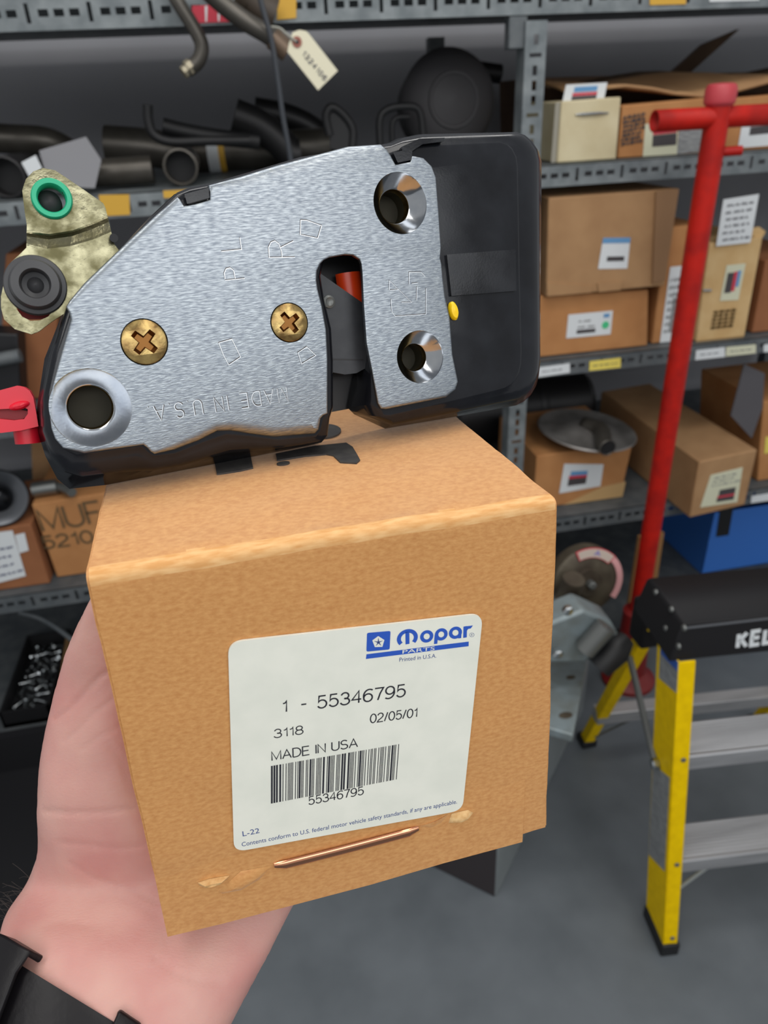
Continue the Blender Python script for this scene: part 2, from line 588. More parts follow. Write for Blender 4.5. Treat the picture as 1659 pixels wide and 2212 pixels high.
def slotted(mb, u0, u1, v0, v1, put, horizontal=True):
    """a strip of slotted angle: three long slots then one cross slot, repeated"""
    h = v1 - v0
    a, b, c, d = v0 + h * 0.22, v0 + h * 0.40, v0 + h * 0.62, v0 + h * 0.80
    pitch = 0.026
    n = int((u1 - u0) / pitch)
    edges = [u0]
    cells = []
    for k in range(n):
        x = u0 + (k + 0.5) * pitch
        cross = k % 4 == 0
        hw = 0.0035 if cross else 0.0085
        cells.append((x - hw, x + hw, cross))
    q = lambda x0, x1, y0, y1: mb.add([put(x0, y0), put(x1, y0), put(x1, y1), put(x0, y1)], [(0, 1, 2, 3)])
    q(u0, u1, v0, a)
    q(u0, u1, d, v1)
    prev = u0
    for x0, x1, cross in cells:
        q(prev, x0, a, d)
        if not cross:
            q(x0, x1, a, b)
            q(x0, x1, c, d)
        prev = x1
    q(prev, u1, a, d)


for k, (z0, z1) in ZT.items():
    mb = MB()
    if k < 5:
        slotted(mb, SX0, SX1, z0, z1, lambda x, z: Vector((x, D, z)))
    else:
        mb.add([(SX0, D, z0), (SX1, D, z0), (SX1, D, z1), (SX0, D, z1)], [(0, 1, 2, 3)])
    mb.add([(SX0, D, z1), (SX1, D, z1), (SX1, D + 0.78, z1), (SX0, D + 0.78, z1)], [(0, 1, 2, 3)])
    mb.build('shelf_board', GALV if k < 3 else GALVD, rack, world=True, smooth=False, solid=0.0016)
for x0, x1 in ((0.606, 0.650), (-1.25, -1.206), (1.90, 1.944)):
    mb = MB()
    slotted(mb, 0.0, 1.63, x0, x1, lambda z, x: Vector((x, D - 0.004, z)))
    mb.add([(x0, D - 0.004, 0), (x0, D - 0.004, 1.63), (x0, D + 0.04, 1.63), (x0, D + 0.04, 0)], [(0, 1, 2, 3)])
    mb.build('upright', GALV, rack, world=True, smooth=False, solid=0.002)
    mb = MB()
    mb.box(x0, x1, D + 0.74, D + 0.78, 0, 1.66)
    mb.build('rear_upright', GALVD, rack, world=True, smooth=False)
MB().box(0.575, 0.612, D + 0.002, D + 0.03, 1.585, 1.64).build('corner_bracket', GALVD, rack, world=True, bevel=0.002)


def on_shelf_tag(px, m, nm='shelf_label', lab=None):
    P = [PY(x, y, D - 0.002) for x, y in px]
    mb = MB()
    mb.hexa(P, [p + Vector((0, 0.0016, 0)) for p in P])
    o = mb.build(nm, m, rack, world=True, smooth=False)
    if lab:
        o['label'] = lab
    mb = MB().mat(SCRIB)
    return o, P


def bil(P, u, v):
    a = P[0].lerp(P[1], u)
    b = P[3].lerp(P[2], u)
    return a.lerp(b, v)


def scribble(P, rows, parent, seed=0, u0=0.1, u1=0.9, v0=0.12, v1=0.9, wd=0.0011, m=None, nm='handwriting', amp=0.03, off=0.0008):
    """rows of small pen strokes lying on the quad P (TL, TR, BR, BL)"""
    rnd = random.Random(seed)
    nrm = (P[1] - P[0]).cross(P[3] - P[0]).normalized()
    if nrm.dot(P[0] - EYE) > 0:
        nrm = -nrm
    mb = MB()
    for r in range(rows):
        v = v0 + (v1 - v0) * (r + 0.5) / rows
        u = u0 + rnd.random() * 0.06
        end = u1 - rnd.random() * 0.25
        while u < end:
            ln = 0.06 + rnd.random() * 0.14
            pts = []
            nk = max(4, int(ln * 60))
            for i in range(nk + 1):
                pts.append(bil(P, min(u + ln * i / nk, 0.97), v + amp * math.sin(i * 2.1 + rnd.random()) * (0.6 + rnd.random() * 0.6)))
            ex = (P[1] - P[0]).normalized()
            ey = nrm.cross(ex)
            M = frame(P[0] + nrm * off, ex, ey, nrm)
            Mi = M.inverted()
            loc = [(Mi @ p) for p in pts]
            mb.stroke(loc, wd, -0.0004, 0.0, M)
            u += ln + 0.03 + rnd.random() * 0.03
    return mb.build(nm, m or SCRIB, parent, world=True, smooth=False)


for px, m, lab, wr in (
    ([(415, 12), (500, 10), (500, 47), (415, 50)], LRED, 'red and white sticker', 0),
    ([(601, -12), (640, -13), (640, 39), (598, 43)], AMBER, 'amber yellow sticker', 0),
    ([(1404, -14), (1482, -16), (1482, 9), (1404, 11)], AMBER, 'amber yellow sticker', 0),
    ([(1533, -16), (1640, -18), (1640, 1), (1533, 4)], WHITE, 'white sticker', 0),
    ([(213, 421), (279, 420), (281, 464), (220, 467)], AMBER, 'amber yellow sticker', 0),
    ([(352, 412), (420, 409), (420, 424), (354, 428)], AMBER, 'amber yellow sticker', 0),
    ([(1164, 794), (1231, 785), (1231, 805), (1162, 815)], WHITE, 'white sticker', 1),
    ([(1274, 781), (1341, 773), (1341, 794), (1273, 801)], YELLOW, 'pale yellow sticker', 1),
    ([(1504, 757), (1566, 750), (1566, 771), (1502, 778)], WHITE, 'white sticker', 1),
    ([(1569, 750), (1633, 744), (1633, 763), (1568, 770)], CREAM, 'cream sticker', 1),
    ([(1650, 745), (1700, 739), (1700, 757), (1650, 761)], WHITE, 'white sticker', 0),
    ([(1624, 1072), (1690, 1061), (1690, 1077), (1622, 1087)], WHITE, 'white sticker', 0),
):
    o, P = on_shelf_tag(px, m, lab=lab)
    if wr:
        scribble(P, 1, o, seed=int(px[0][0]), wd=0.0012, v0=0.2, v1=0.8, amp=0.06, nm='printed_line')
    if m is LRED:
        mb = MB()
        for u in (0.34, 0.66, 0.93):
            q = [bil(P, u - 0.02, 0.05), bil(P, u + 0.05, 0.05), bil(P, u + 0.035, 0.95), bil(P, u - 0.005, 0.95)]
            q = [p - Vector((0, 0.0005, 0)) for p in q]
            mb.add(q, [(0, 1, 2, 3)])
        mb.build('white_stripes', WHITE, o, world=True, smooth=False)

# ================================================================ the held box
BX = Vector((0.9978059118187219, 0.06384717686943513, -0.017518571442763253))
BY = Vector((0.01183168069062493, 0.08838386573161455, 0.996016216539835))
BZ = BX.cross(BY)
BO = Vector((-0.049915579721690265, 0.14837927781617533, 1.2729659931583717))
BM = frame(BO, BX, BY, BZ)
BW, BH, BD = 0.13, 0.1304, 0.118
box = thing('cardboard_box', 'small brown cardboard parts box with white label, held up in the hand', 'box', BM)
fp = lambda x, y, z=0.0: PL(x, y, BM, z)
TOPM = frame(BM @ Vector((0, BH, 0)), BX, -BZ, BY)      # x right, y into the box, z up
tp = lambda x, y, z=0.0: PL(x, y, TOPM, z)
c0, c1, c2, c3 = fp(362, 2020), fp(1181, 1790), fp(1205, 1084), fp(182, 1240)
c2.y = BH
c3.y = BH
NX, NY = 26, 26


def boxpt(u, v, wdp):
    """u across, v up, wdp depth 0..1; corners follow the slightly uneven front"""
    a = c0.lerp(c1, u)
    b = c3.lerp(c2, u)
    p = a.lerp(b, v)
    q = Vector((u * BW, v * BH, 0))
    r = p.lerp(q, min(1, wdp * 1.0))
    r.z = -BD * wdp
    return r


def face(fn, nx, ny):
    vs, fs = [], []
    for j in range(ny + 1):
        for i in range(nx + 1):
            vs.append(fn(i / nx, j / ny))
    for j in range(ny):
        for i in range(nx):
            a = j * (nx + 1) + i
            fs.append((a, a + 1, a + nx + 2, a + nx + 1))
    return vs, fs


def jitter(p, s=0.00035):
    n = noise.noise_vector(p * 60) * s + noise.noise_vector(p * 240) * s * 0.35
    return p + n


mb = MB()
for fn in (lambda s, t: boxpt(s, t, 0), lambda s, t: boxpt(s, 1, t), lambda s, t: boxpt(1, t, s), lambda s, t: boxpt(0, t, 1 - s), lambda s, t: boxpt(1 - s, t, 1), lambda s, t: boxpt(s, 0, 1 - t)):
    vs, fs = face(fn, NX, NY)
    mb.add([jitter(p) for p in vs], fs)
body = mb.build('carton_body', KRAFT, box, angle=60, weld=True)
# soften the folded front top edge
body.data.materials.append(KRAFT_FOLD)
bm = bmesh.new()
bm.from_mesh(body.data)
te = [e for e in bm.edges if all(abs(v.co.z) < 0.0012 and v.co.y > BH - 0.002 for v in e.verts)]
for v in bm.verts:
    if abs(v.co.z) < 0.0012 and v.co.y > BH - 0.002:
        v.co.y += 0.0006 * noise.noise(Vector((v.co.x * 55, 3.1, 0)))
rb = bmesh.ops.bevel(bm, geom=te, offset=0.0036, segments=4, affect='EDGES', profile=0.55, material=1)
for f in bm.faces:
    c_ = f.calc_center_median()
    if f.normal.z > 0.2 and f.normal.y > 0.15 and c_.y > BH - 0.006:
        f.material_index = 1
oe = [e for e in bm.edges if len(e.link_faces) == 2 and e.calc_face_angle(0) > 1.2]
bmesh.ops.bevel(bm, geom=oe, offset=0.0007, segments=2, affect='EDGES')
bm.to_mesh(body.data)
bm.free()
for p in body.data.polygons:
    p.use_smooth = True
body.data.set_sharp_from_angle(angle=math.radians(50))

# outer front flap: its lower edge and right seam stand slightly proud
mb = MB()
fl = [fp(362, 2020), fp(480, 1992), fp(640, 1950), fp(800, 1908), fp(960, 1861), fp(1090, 1826), fp(1127, 1816), fp(1131, 1740), fp(1136, 1660), fp(1139, 1590), fp(700, 1700), fp(330, 1760), fp(312, 1840)]
fl = [(p.x, p.y) for p in fl]
fl[11] = (c0.lerp(c3, 0.34).x + 0.0004, c0.lerp(c3, 0.34).y)
fl[12] = (c0.lerp(c3, 0.2).x + 0.0002, c0.lerp(c3, 0.2).y)
del fl[10]
mb.prism(ccw([Vector(p) for p in fl]), -0.0008, 0.0005)
ymin = min(v.y for v in mb.v)
for v in mb.v:
    if v.z > 0:
        v.z = 0.0006 - 0.0016 * max(0.0, min(1.0, (v.y - ymin - 0.012) / 0.045))
mb.build('front_flap', KRAFT, box, smooth=False)

# torn paper by the staple
TORN = [([(427, 1905), (452, 1897), (497, 1889), (490, 1897), (455, 1908), (432, 1911)], 0.0024),
        ([(470, 1925), (520, 1880), (588, 1868), (560, 1898), (520, 1921), (480, 1929)], 0.0017),
        ([(968, 1776), (975, 1756), (1010, 1748), (1022, 1754), (1012, 1764), (990, 1774)], 0.0021),
        ([(905, 1783), (940, 1772), (968, 1757), (952, 1776), (930, 1787)], 0.0006)]
for pts, hgt in TORN:
    mb = MB()
    q = [fp(x, y) for x, y in pts]
    cc = sum(q, Vector()) / len(q)
    vs = [Vector((p.x, p.y, 0.0003)) for p in q] + [Vector((p.x * 0.5 + cc.x * 0.5, p.y * 0.5 + cc.y * 0.5 + 0.0004, hgt)) for p in q] + [Vector((cc.x, cc.y, hgt * 0.8))]
    n = len(q)
    fs = [(i, (i + 1) % n, n + (i + 1) % n, n + i) for i in range(n)] + [(n + i, n + (i + 1) % n, 2 * n) for i in range(n)]
    mb.add(vs, fs)
    mb.build('torn_paper', KRAFT_EDGE if hgt > 0.0019 else KRAFT, box, angle=80)

# staple
a, b = fp(592, 1867), fp(903, 1787)
d = (b - a).normalized()
nn = Vector((-d.y, d.x, 0))
mb = MB()
rings = []
for k in range(15):
    p = a.lerp(b, k / 14)
    e = 0.55 if k in (0, 14) else 1.0
    hz = 0.0003 if k in (0, 14) else 0.0011 + 0.0002 * math.sin(PI * k / 14)
    rings.append([p + nn * (1.75e-3 * e) * math.cos(t) + Vector((0, 0, 1)) * (hz + 0.0008 * math.sin(t)) for t in [2 * PI * i / 10 for i in range(10)]])
mb.loft(rings)
mb.build('staple', COPPER, box, angle=50)['label'] = 'shiny copper carton staple'

# black printing on the top panel (the far side of the word lies under the latch)
mb = MB()
for pts in ([(455, 950), (535, 935), (541, 983), (547, 1013), (520, 1019), (469, 1027), (464, 1001)],
            [(596, 983), (680, 966), (748, 959), (762, 968), (772, 985), (778, 996), (770, 1003), (735, 1001), (720, 987), (705, 984), (660, 987), (599, 997)]):
    q = ccw([Vector(tp(x, y)[:2]) for x, y in pts])
    mb.prism(q, 0.0, 0.00016 + 0.0004)
cc = tp(612, 1003)
mb.prism(circ((cc.x, cc.y), 0.0022, 24, 0.0016), 0.0, 0.00056)
cc = tp(697, 933)
mb.prism(circ((cc.x, cc.y), 0.0069, 40, 0.0088), 0.0, 0.00056)
mb.build('top_printing', INK, box, smooth=False).matrix_local = BM.inverted() @ TOPM

# ---- label
LT = 0.0009
corners = [fp(492, 1384), fp(1041, 1322), fp(997, 1746), fp(505, 1836)]
lx = ((corners[1] - corners[0]) + (corners[2] - corners[3])).normalized()
lr = 0.0042


def rounded(q, r, n=8):
    out = []
    for i in range(len(q)):
        a, p, b = Vector(q[i - 1][:2]), Vector(q[i][:2]), Vector(q[(i + 1) % len(q)][:2])
        p0, p1 = p + (a - p).normalized() * r, p + (b - p).normalized() * r
        for k in range(n + 1):
            t = k / n
            out.append(p0 * (1 - t) ** 2 + p * 2 * t * (1 - t) * 1.0 + p1 * t * t)
    return out


label = MB().prism(ccw(rounded(corners, lr)), 0.0002, LT).build('label', PAPER, box, smooth=False)
label['label'] = 'white rounded label with blue logo and barcode'
lp = lambda x, y: Vector(fp(x, y)[:2])


def cap_h(pxh, x, y):
    return (lp(x, y) - lp(x, y + pxh)).length


ZP = LT + 0.00005
mb = MB()
for txt, a, b, h in (('1', (608, 1535.4), (620.5, 1534), 26), ('-', (648, 1529), (662.5, 1527), 29), ('55346795', (683, 1528), (874.7, 1501), 28.5),
                     ('3118', (590, 1591), (655, 1581.5), 19.8), ('02/05/01', (797, 1558.8), (899.6, 1545), 20.3),
                     ('MADE IN USA', (585.6, 1639.6), (772, 1609.5), 20.8), ('55346795', (665, 1735), (784.7, 1712), 18.6)):
    letters(mb, txt, lp(*a), lp(*b), cap_h(h, *a), ZP, 0.105)
mb.build('printed_text', BLACKTXT, label, smooth=False)
mb = MB()
mb.mesh_text('L-22', lp(524, 1801.6), lp(560, 1794), cap_h(11.5, 524, 1800), ZP)
mb.build('label_code', NAVYTXT, label, smooth=False)
mb = MB()
mb.mesh_text('Contents conform to U.S. federal motor vehicle safety standards, if any are applicable.', lp(522, 1823.5), lp(985, 1731), cap_h(9.5, 522, 1822), ZP)
mb.build('small_print', NAVYTXT, label, smooth=False)
mb = MB()
mb.mesh_text('Printed in U.S.A.', lp(860.5, 1425.5), lp(940, 1416.5), cap_h(9, 860, 1424), ZP)
mb.build('small_print', NAVYTXT, label, smooth=False)
# barcode
mb = MB()
q = [lp(584.5, 1650), lp(860.5, 1603), lp(855, 1679), lp(584.5, 1731)]
rnd = random.Random(5)
u = 0.0
bars = []
while u < 1:
    wdt = rnd.choice((0.006, 0.006, 0.014))
    gap = rnd.choice((0.005, 0.005, 0.011))
    if len(bars) % 5 == 4:
        gap = 0.017
    if u + wdt > 1:
        break
    bars.append((u, u + wdt))
    u += wdt + gap
sc = 1 / bars[-1][1]
for x0, x1 in bars:
    x0, x1 = x0 * sc, x1 * sc
    mb.add([(*q[3].lerp(q[2], x0), ZP), (*q[3].lerp(q[2], x1), ZP), (*q[0].lerp(q[1], x1), ZP), (*q[0].lerp(q[1], x0), ZP)], [(0, 1, 2, 3)])
mb.build('barcode', BLACKTXT, label, smooth=False)
# logo, drawn in a little frame of its own: unit = one picture pixel of the label there
k0 = 6.144
lg = lambda x, y: lp(780 + x / k0, 1320 + y / k0)
mb = MB()
sq = ccw(rounded([lg(68, 266), lg(380, 240), lg(368, 486), lg(60, 515)], 0.0006))
mb.flat(sq, z=ZP)
wd = (lg(100, 400) - lg(150, 396)).length * 1.10
# M: a wide arch with a centre stem
arch = [lg(602 + 112 * math.cos(t) - 10 * math.sin(t) * 0, 336 - 95 * math.sin(t) - 16 * math.cos(t)) for t in [math.radians(-42 + (264) * i / 26) for i in range(27)]]
mb.stroke(arch, wd * 1.0, ZP, ZP)
mb.stroke([lg(602, 250), lg(604, 415)], wd * 0.98, ZP, ZP)
ring = lambda cx, cy, r0, r1: [lg(cx + r0 * math.cos(t), cy + r1 * math.sin(t) - 0.10 * r0 * math.cos(t)) for t in [2 * PI * i / 32 for i in range(32)]]
mb.stroke(ring(858, 313, 64, 61), wd * 0.88, ZP, ZP, closed=True)
mb.stroke(ring(1050, 287, 62, 60), wd * 0.88, ZP + 1e-6, ZP + 1e-6, closed=True)
mb.stroke([lg(986, 290), lg(976, 412)], wd * 0.86, ZP + 2e-6, ZP + 2e-6)
mb.stroke(ring(1238, 265, 64, 60), wd * 0.88, ZP, ZP, closed=True)
mb.stroke([lg(1300, 230), lg(1294, 338)], wd * 0.8, ZP + 2e-6, ZP + 2e-6)
mb.stroke([lg(1368, 180), lg(1364, 330)], wd * 0.92, ZP, ZP)
mb.flat(ccw([lg(1348, 184), lg(1470, 168), lg(1440, 208), lg(1405, 216), lg(1388, 240), lg(1365, 240)]), z=ZP + 3e-6)
mb.flat(ccw([lg(62, 549), lg(1414, 382), lg(1412, 443), lg(53, 612)]), z=ZP)
mb.build('logo', BLUETXT, label, smooth=False)
mb = MB()
mb.mesh_text('PARTS', lg(536, 540), lg(962, 492), (lg(536, 540) - lg(536, 488)).length * 0.95, ZP + 0.00005)
pent = [lg(219 + 84 * math.cos(math.radians(-92 + 72 * i)), 387 + 80 * math.sin(math.radians(-92 + 72 * i))) for i in range(5)]
mb.flat(ccw(pent), z=ZP + 0.00004)
mb.build('logo_white', PAPER, label, smooth=False)
mb = MB()
for i in range(5):
    an = math.radians(-92 + 72 * i)
    s = lg(219, 390)
    e = lg(219 + 66 * math.cos(an), 388 + 64 * math.sin(an))
    pv = (e - s).normalized()
    nv = Vector((-pv.y, pv.x))
    mb.add([(*(s + nv * wd * 0.22), ZP + 8e-5), (*(e), ZP + 8e-5), (*(s - nv * wd * 0.22), ZP + 8e-5)], [(0, 2, 1)])
mb.build('logo_star', NAVYTXT, label, smooth=False)
mb = MB()
mb.stroke([lg(1455 + 30 * math.cos(t), 293 + 26 * math.sin(t)) for t in [2 * PI * i / 20 for i in range(20)]], wd * 0.09, ZP, ZP, closed=True)
mb.mesh_text('R', lg(1444, 306), lg(1466, 303), (lg(1444, 306) - lg(1444, 281)).length, ZP)
mb.build('registered_mark', NAVYTXT, label, smooth=False)

# ================================================================ the door latch standing on the box
CA, CB = TOPM @ tp(227, 1053), TOPM @ tp(1016, 899)
LX = (CB - CA).normalized()
LZ0 = LX.cross(BY).normalized()
th = math.radians(12)
LY = (BY * math.cos(th) - LZ0 * math.sin(th)).normalized()
LZ = LX.cross(LY).normalized()
THK = 0.016
LM = frame((CA + CB) * 0.5 + LZ * THK + BY * 0.0012, LX, LY, LZ)
latch = thing('door_latch', 'steel-faced black vehicle door latch standing on top of the cardboard box', 'door latch', LM)
q2 = lambda x, y, z=0.0: PL(x, y, LM, z)
mmpx = (q2(560, 600) - q2(561, 600)).length       # one picture pixel on the plate


def P2(pts, z=0.0):
    return [Vector(q2(p[0], p[1], z)[:2]) for p in pts]


# plate outline with the width of its rolled rim (in pixels)
PO = [(384, 424, 10), (391, 432, 6), (398, 445, 4), (424, 439, 4), (453, 431, 4), (453, 415, 6), (451, 399, 10), (520, 379, 22), (600, 354, 24), (660, 338, 24), (755, 313, 22), (825, 309, 18), (836, 322, 6), (846, 338, 4),
      (855, 355, 4), (886, 349, 4), (890, 336, 3), (915, 341, 3), (933, 359, 3), (942, 383, 3), (948, 460, 3), (953, 535, 3), (951, 557, 3), (954, 570, 3), (957, 600, 4), (962, 640, 5), (972, 683, 5), (978, 766, 4),
      (990, 824, 5), (985, 842, 7), (965, 858, 8), (835, 884, 8), (824, 883, 6), (817, 871, 5), (803, 795, 5), (792, 741, 4), (786, 658, 4), (783, 590, 4), (781, 570, 4), (777, 560, 4), (763, 551, 4),
      (745, 550, 4), (712, 556, 4), (700, 562, 4), (692, 570, 4), (685, 585, 4), (684, 605, 4), (687, 625, 4), (696, 661, 4), (705, 712, 4), (708, 773, 4), (708, 893, 4), (698, 898, 5), (693, 904, 6), (690, 929, 14),
      (684, 938, 26), (594, 945, 26), (540, 938, 26), (500, 931, 22), (471, 932, 20), (431, 952, 18), (377, 972, 14), (334, 981, 8), (326, 976, 5), (319, 968, 5), (310, 961, 5), (232, 972, 6), (182, 979, 6), (160, 974, 5),
      (136, 968, 3), (119, 948, 3), (111, 925, 2.4), (107, 893, 2.4), (112, 840, 3), (134, 757, 8), (153, 690, 8), (150, 676, 6), (143, 662, 5), (150, 650, 8), (183, 610, 14), (278, 519, 14), (340, 461, 14)]
pts = P2(PO)
ins = [p[2] * mmpx for p in PO]
area2 = sum(pts[i].x * pts[(i + 1) % len(pts)].y - pts[(i + 1) % len(pts)].x * pts[i].y for i in range(len(pts)))
if area2 < 0:
    pts, ins = pts[::-1], ins[::-1]
HOLES = {'TR': ((865, 439), 66, (855, 438), 35), 'LR': ((908, 771), 61, (898, 766), 30.5), 'BL': ((197, 881), 77, (193, 876), 41.5)}
SCREWS = ((312, 739, 45), (625, 697, 41))
holes = [circ(q2(*h[0]), h[1] * mmpx, 48) for h in HOLES.values()]
sholes = [circ(q2(x, y), (r + 1.5) * mmpx, 40) for x, y, r in SCREWS]
mb = MB()
rings = []
for k in range(7):
    a = (k / 6) * PI / 2
    fr = 1 - math.cos(a)          # 0 at the very edge -> 1 at the face
    off = offset_poly(pts, [i * (1 - math.cos(a)) if False else i * (1 - math.sin(PI / 2 - a)) for i in ins])
    dz = [-0.55 * i * (1 - math.sin(a)) for i in ins]
    rings.append([Vector((p.x, p.y, z)) for p, z in zip(off, dz)])
back = [Vector((p.x, p.y, r.z - 0.0012)) for p, r in zip(pts, rings[0])]
mb.loft([back] + rings, cap0=False, cap1=False)
inner = [Vector(p[:2]) for p in rings[-1]]
mb.flat(inner, holes + sholes, 0.0)
for hq in holes + sholes:
    n = len(hq)
    mb.add([(p.x, p.y, 0) for p in hq] + [(p.x, p.y, -0.0012) for p in hq], [((i + 1) % n, i, n + i, n + (i + 1) % n) for i in range(n)])
plate = mb.build('face_plate', ZINC, latch, angle=28, weld=True)
plate['label'] = 'brushed bright zinc plate with stamped marks'

# countersunk bolt holes
for key, (oc, orad, ic, ir) in HOLES.items():
    c = q2(*oc)
    ro, ri = orad * mmpx, ir * mmpx
    dp = 0.0046 if key != 'BL' else 0.0052
    M = T(c.x, c.y)
    mb = MB()
    mb.lathe([(ro * 1.0, 0.0001), (ro * 0.97, -0.0004), (ri * 1.16, -dp), (ri * 1.05, -dp - 0.0004)], M, 56)
    cone = mb.build('bolt_hole', ZINC_CONE, latch, angle=22)
    mb = MB()
    mb.lathe([(ri * 1.06, -dp - 0.0003), (ri * 1.0, -dp - 0.0009), (ri * 1.0, -dp - 0.0034), (ri * 1.1, -dp - 0.0040)], M, 56)
    mb.build('hole_rim', GOLD, cone, angle=40)
    mb = MB()
    mb.lathe([(ri * 1.1, -dp - 0.0038), (ri * 1.05, -dp - 0.0090), (0, -dp - 0.0095)], M, 40)
    mb.build('hole_shade', mat('shaded_bore', (46, 42, 26), 0.7), cone, angle=40)  # olive-black colour stands in for the shade inside the hole

# crosshead screws
for x, y, r in SCREWS:
    c = q2(x, y)
    rr = r * mmpx
    arm, hw = rr * 0.60, rr * 0.155
    rot = 0.75 if x < 400 else 0.55
    cr = []
    for k in range(4):
        an = rot + k * PI / 2
        d1, d2 = Vector((math.cos(an), math.sin(an))), Vector((-math.sin(an), math.cos(an)))
        cr += [d1 * arm - d2 * hw, d1 * arm + d2 * hw, d1 * hw * 1.2 + d2 * hw * 1.2]
    cr = [Vector((c.x, c.y)) + p for p in cr]
    mb = MB()
    rim = circ(c, rr * 0.93, 40)
    mb.flat(rim, [cr], 0.0003)
    mb.loft([[Vector((p.x, p.y, z)) for p in circ(c, rr * f, 40)] for f, z in ((1.0, -0.0025), (1.0, -0.0001), (0.98, 0.00015), (0.93, 0.0003))], False, False)
    sc = mb.build('screw', GOLD, latch, angle=35, weld=True)
    mb = MB()
    n = len(cr)
    sh = [Vector((c.x, c.y)) + (p - Vector((c.x, c.y))) * 0.72 for p in cr]
    mb.add([(p.x, p.y, 0.0003) for p in cr] + [(p.x, p.y, -0.0011) for p in sh], [((i + 1) % n, i, n + i, n + (i + 1) % n) for i in range(n)])
    mb.flat(sh, z=-0.0011)
    mb.build('cross_recess', GOLDD, sc, smooth=False)

# stamped marks: highlight and shade painted as bright and dark strokes
gp = lambda x, y: Vector(q2(280 + x / 3.7705, 440 + y / 3.77)[:2])
gz = lambda x, y: Vector(q2(600 + x / 2.765, 260 + y / 2.765)[:2])
mb = MB().mat(STAMP_HI)
mk = 3.6 * mmpx


def groove(pl, closed=False, g=gp, wd=1.0):
    """a stamped line: a painted highlight stroke beside a painted shade stroke"""
    pp = [g(*p) for p in pl]
    mb.mat(STAMP_SH)
    mb.stroke(pp, mk * 0.62 * wd, 0.00002, 0.00006, closed=closed)
    mb.mat(STAMP_HI)
    sh = Vector((0.3 * mmpx, -1.3 * mmpx))
    mb.stroke([p + sh for p in pp], mk * 0.34 * wd, 0.00002, 0.00012, closed=closed)


for pl in ([(1130, 435), (1345, 431)], [(1135, 435), (1130, 350), (1150, 310), (1180, 298), (1212, 322), (1235, 380), (1240, 430)], [(1228, 352), (1332, 300)],
           [(745, 385), (910, 368), (895, 272)], [(775, 620), (935, 605)], [(775, 610), (769, 560), (784, 525), (815, 517), (845, 540), (858, 605)]):
    groove(pl)
mb.build('stamped_letters', None, plate, smooth=False)
mb = MB()
for pl in ([(1392, 130), (1440, 132), (1562, 176), (1530, 278), (1388, 248)], [(724, 1130), (830, 1098), (868, 1175), (902, 1245), (805, 1310), (760, 1225)], [(1370, 1210), (1440, 1162), (1515, 1232), (1398, 1302)]):
    mb = MB()
    groove(pl, True)
    mb.build('stamped_square', None, plate, smooth=False)
mb = MB()
for pl in ([(783, 978), (783, 905), (855, 905), (878, 930)], [(665, 1012), (665, 955), (800, 1085), (738, 1085)], [(668, 1012), (722, 1008)], [(830, 990), (828, 1072)],
           [(675, 1065), (680, 1140), (700, 1168), (884, 1155), (885, 1000)], [(800, 972), (835, 968)]):
    groove(pl, False, gz, 0.8)
mb.build('stamped_symbol', None, plate, smooth=False)
mb = MB()
A, B_ = gp(1275, 1492), gp(140, 1655)
mb.mat(STAMP_HI)
letters(mb, 'MADE IN U.S.A.', A, B_, 33 * mmpx, 0.00010, 0.05, gap=0.34)
mb.mat(STAMP_SH)
sh = Vector((1.0 * mmpx, 1.2 * mmpx))
letters(mb, 'MADE IN U.S.A.', A + sh, B_ + sh, 33 * mmpx, 0.00005, 0.085, gap=0.34)  # dark offset copy paints shade beside the bright letters
mb.build('stamped_lettering', None, plate, smooth=False)

# black housing: front rim outline and the outline at the back of its sloping wall
HO = [((150, 664), (138, 668)), ((120, 760), (96, 775)), ((101, 850), (80, 880)), ((106, 925), (82, 935)), ((128, 968), (98, 985)), ((165, 986), (124, 1035)), ((215, 982), (150, 1056)), ((305, 968), (230, 1050)),
      ((318, 980), (300, 1037)), ((330, 990), (330, 1032)), ((380, 984), (390, 1021)), ((440, 960), (445, 1010)), ((490, 942), (490, 1002)), ((540, 947), (545, 991)), ((600, 955), (605, 979)), ((684, 947), (686, 964)), ((696, 934), (699, 944)),
      ((702, 902), (702, 902)), ((709, 880), (709, 880)), ((709, 780), (709, 780)), ((705, 712), (705, 712)), ((690, 650), (690, 650)), ((682, 600), (682, 600)), ((690, 566), (690, 566)), ((712, 552), (712, 552)), ((750, 546), (750, 546)),
      ((778, 556), (778, 556)), ((786, 575), (786, 575)), ((790, 660), (790, 660)), ((795, 745), (785, 745)), ((806, 800), (765, 800)), ((815, 868), (750, 880)), ((826, 900), (765, 895)), ((842, 902), (832, 926)), ((985, 868), (1000, 897)),
      ((1075, 846), (1096, 884)), ((1092, 841), (1116, 878)), ((1106, 832), (1132, 867)), ((1116, 819), (1147, 852)), ((1123, 803), (1158, 833)), ((1127, 785), (1164, 811)), ((1128, 760), (1167, 785)), ((1124, 600), (1168, 600)), ((1120, 360), (1170, 350)), ((1117, 338), (1164, 327)), ((1108, 320), (1151, 308)), ((1096, 309), (1133, 294)), ((1080, 304), (1112, 287)), ((900, 312), (905, 290)),
      ((862, 318), (860, 299)), ((838, 326), (832, 312)), ((640, 352), (640, 345)), ((455, 408), (450, 400)), ((410, 418), (402, 408)), ((382, 428), (376, 420)), ((330, 478), (322, 470))]
Fz, Mz, Bz = -0.0016, -THK, -0.021
Fo = P2([p[0] for p in HO], Fz)
Mo = P2([p[1] for p in HO], Mz)
ar = sum(Fo[i].x * Fo[(i + 1) % len(Fo)].y - Fo[(i + 1) % len(Fo)].x * Fo[i].y for i in range(len(Fo)))
if ar < 0:
    Fo, Mo = Fo[::-1], Mo[::-1]
Mo = [Vector((m.x, max(m.y, -0.0004))) for m in Mo]
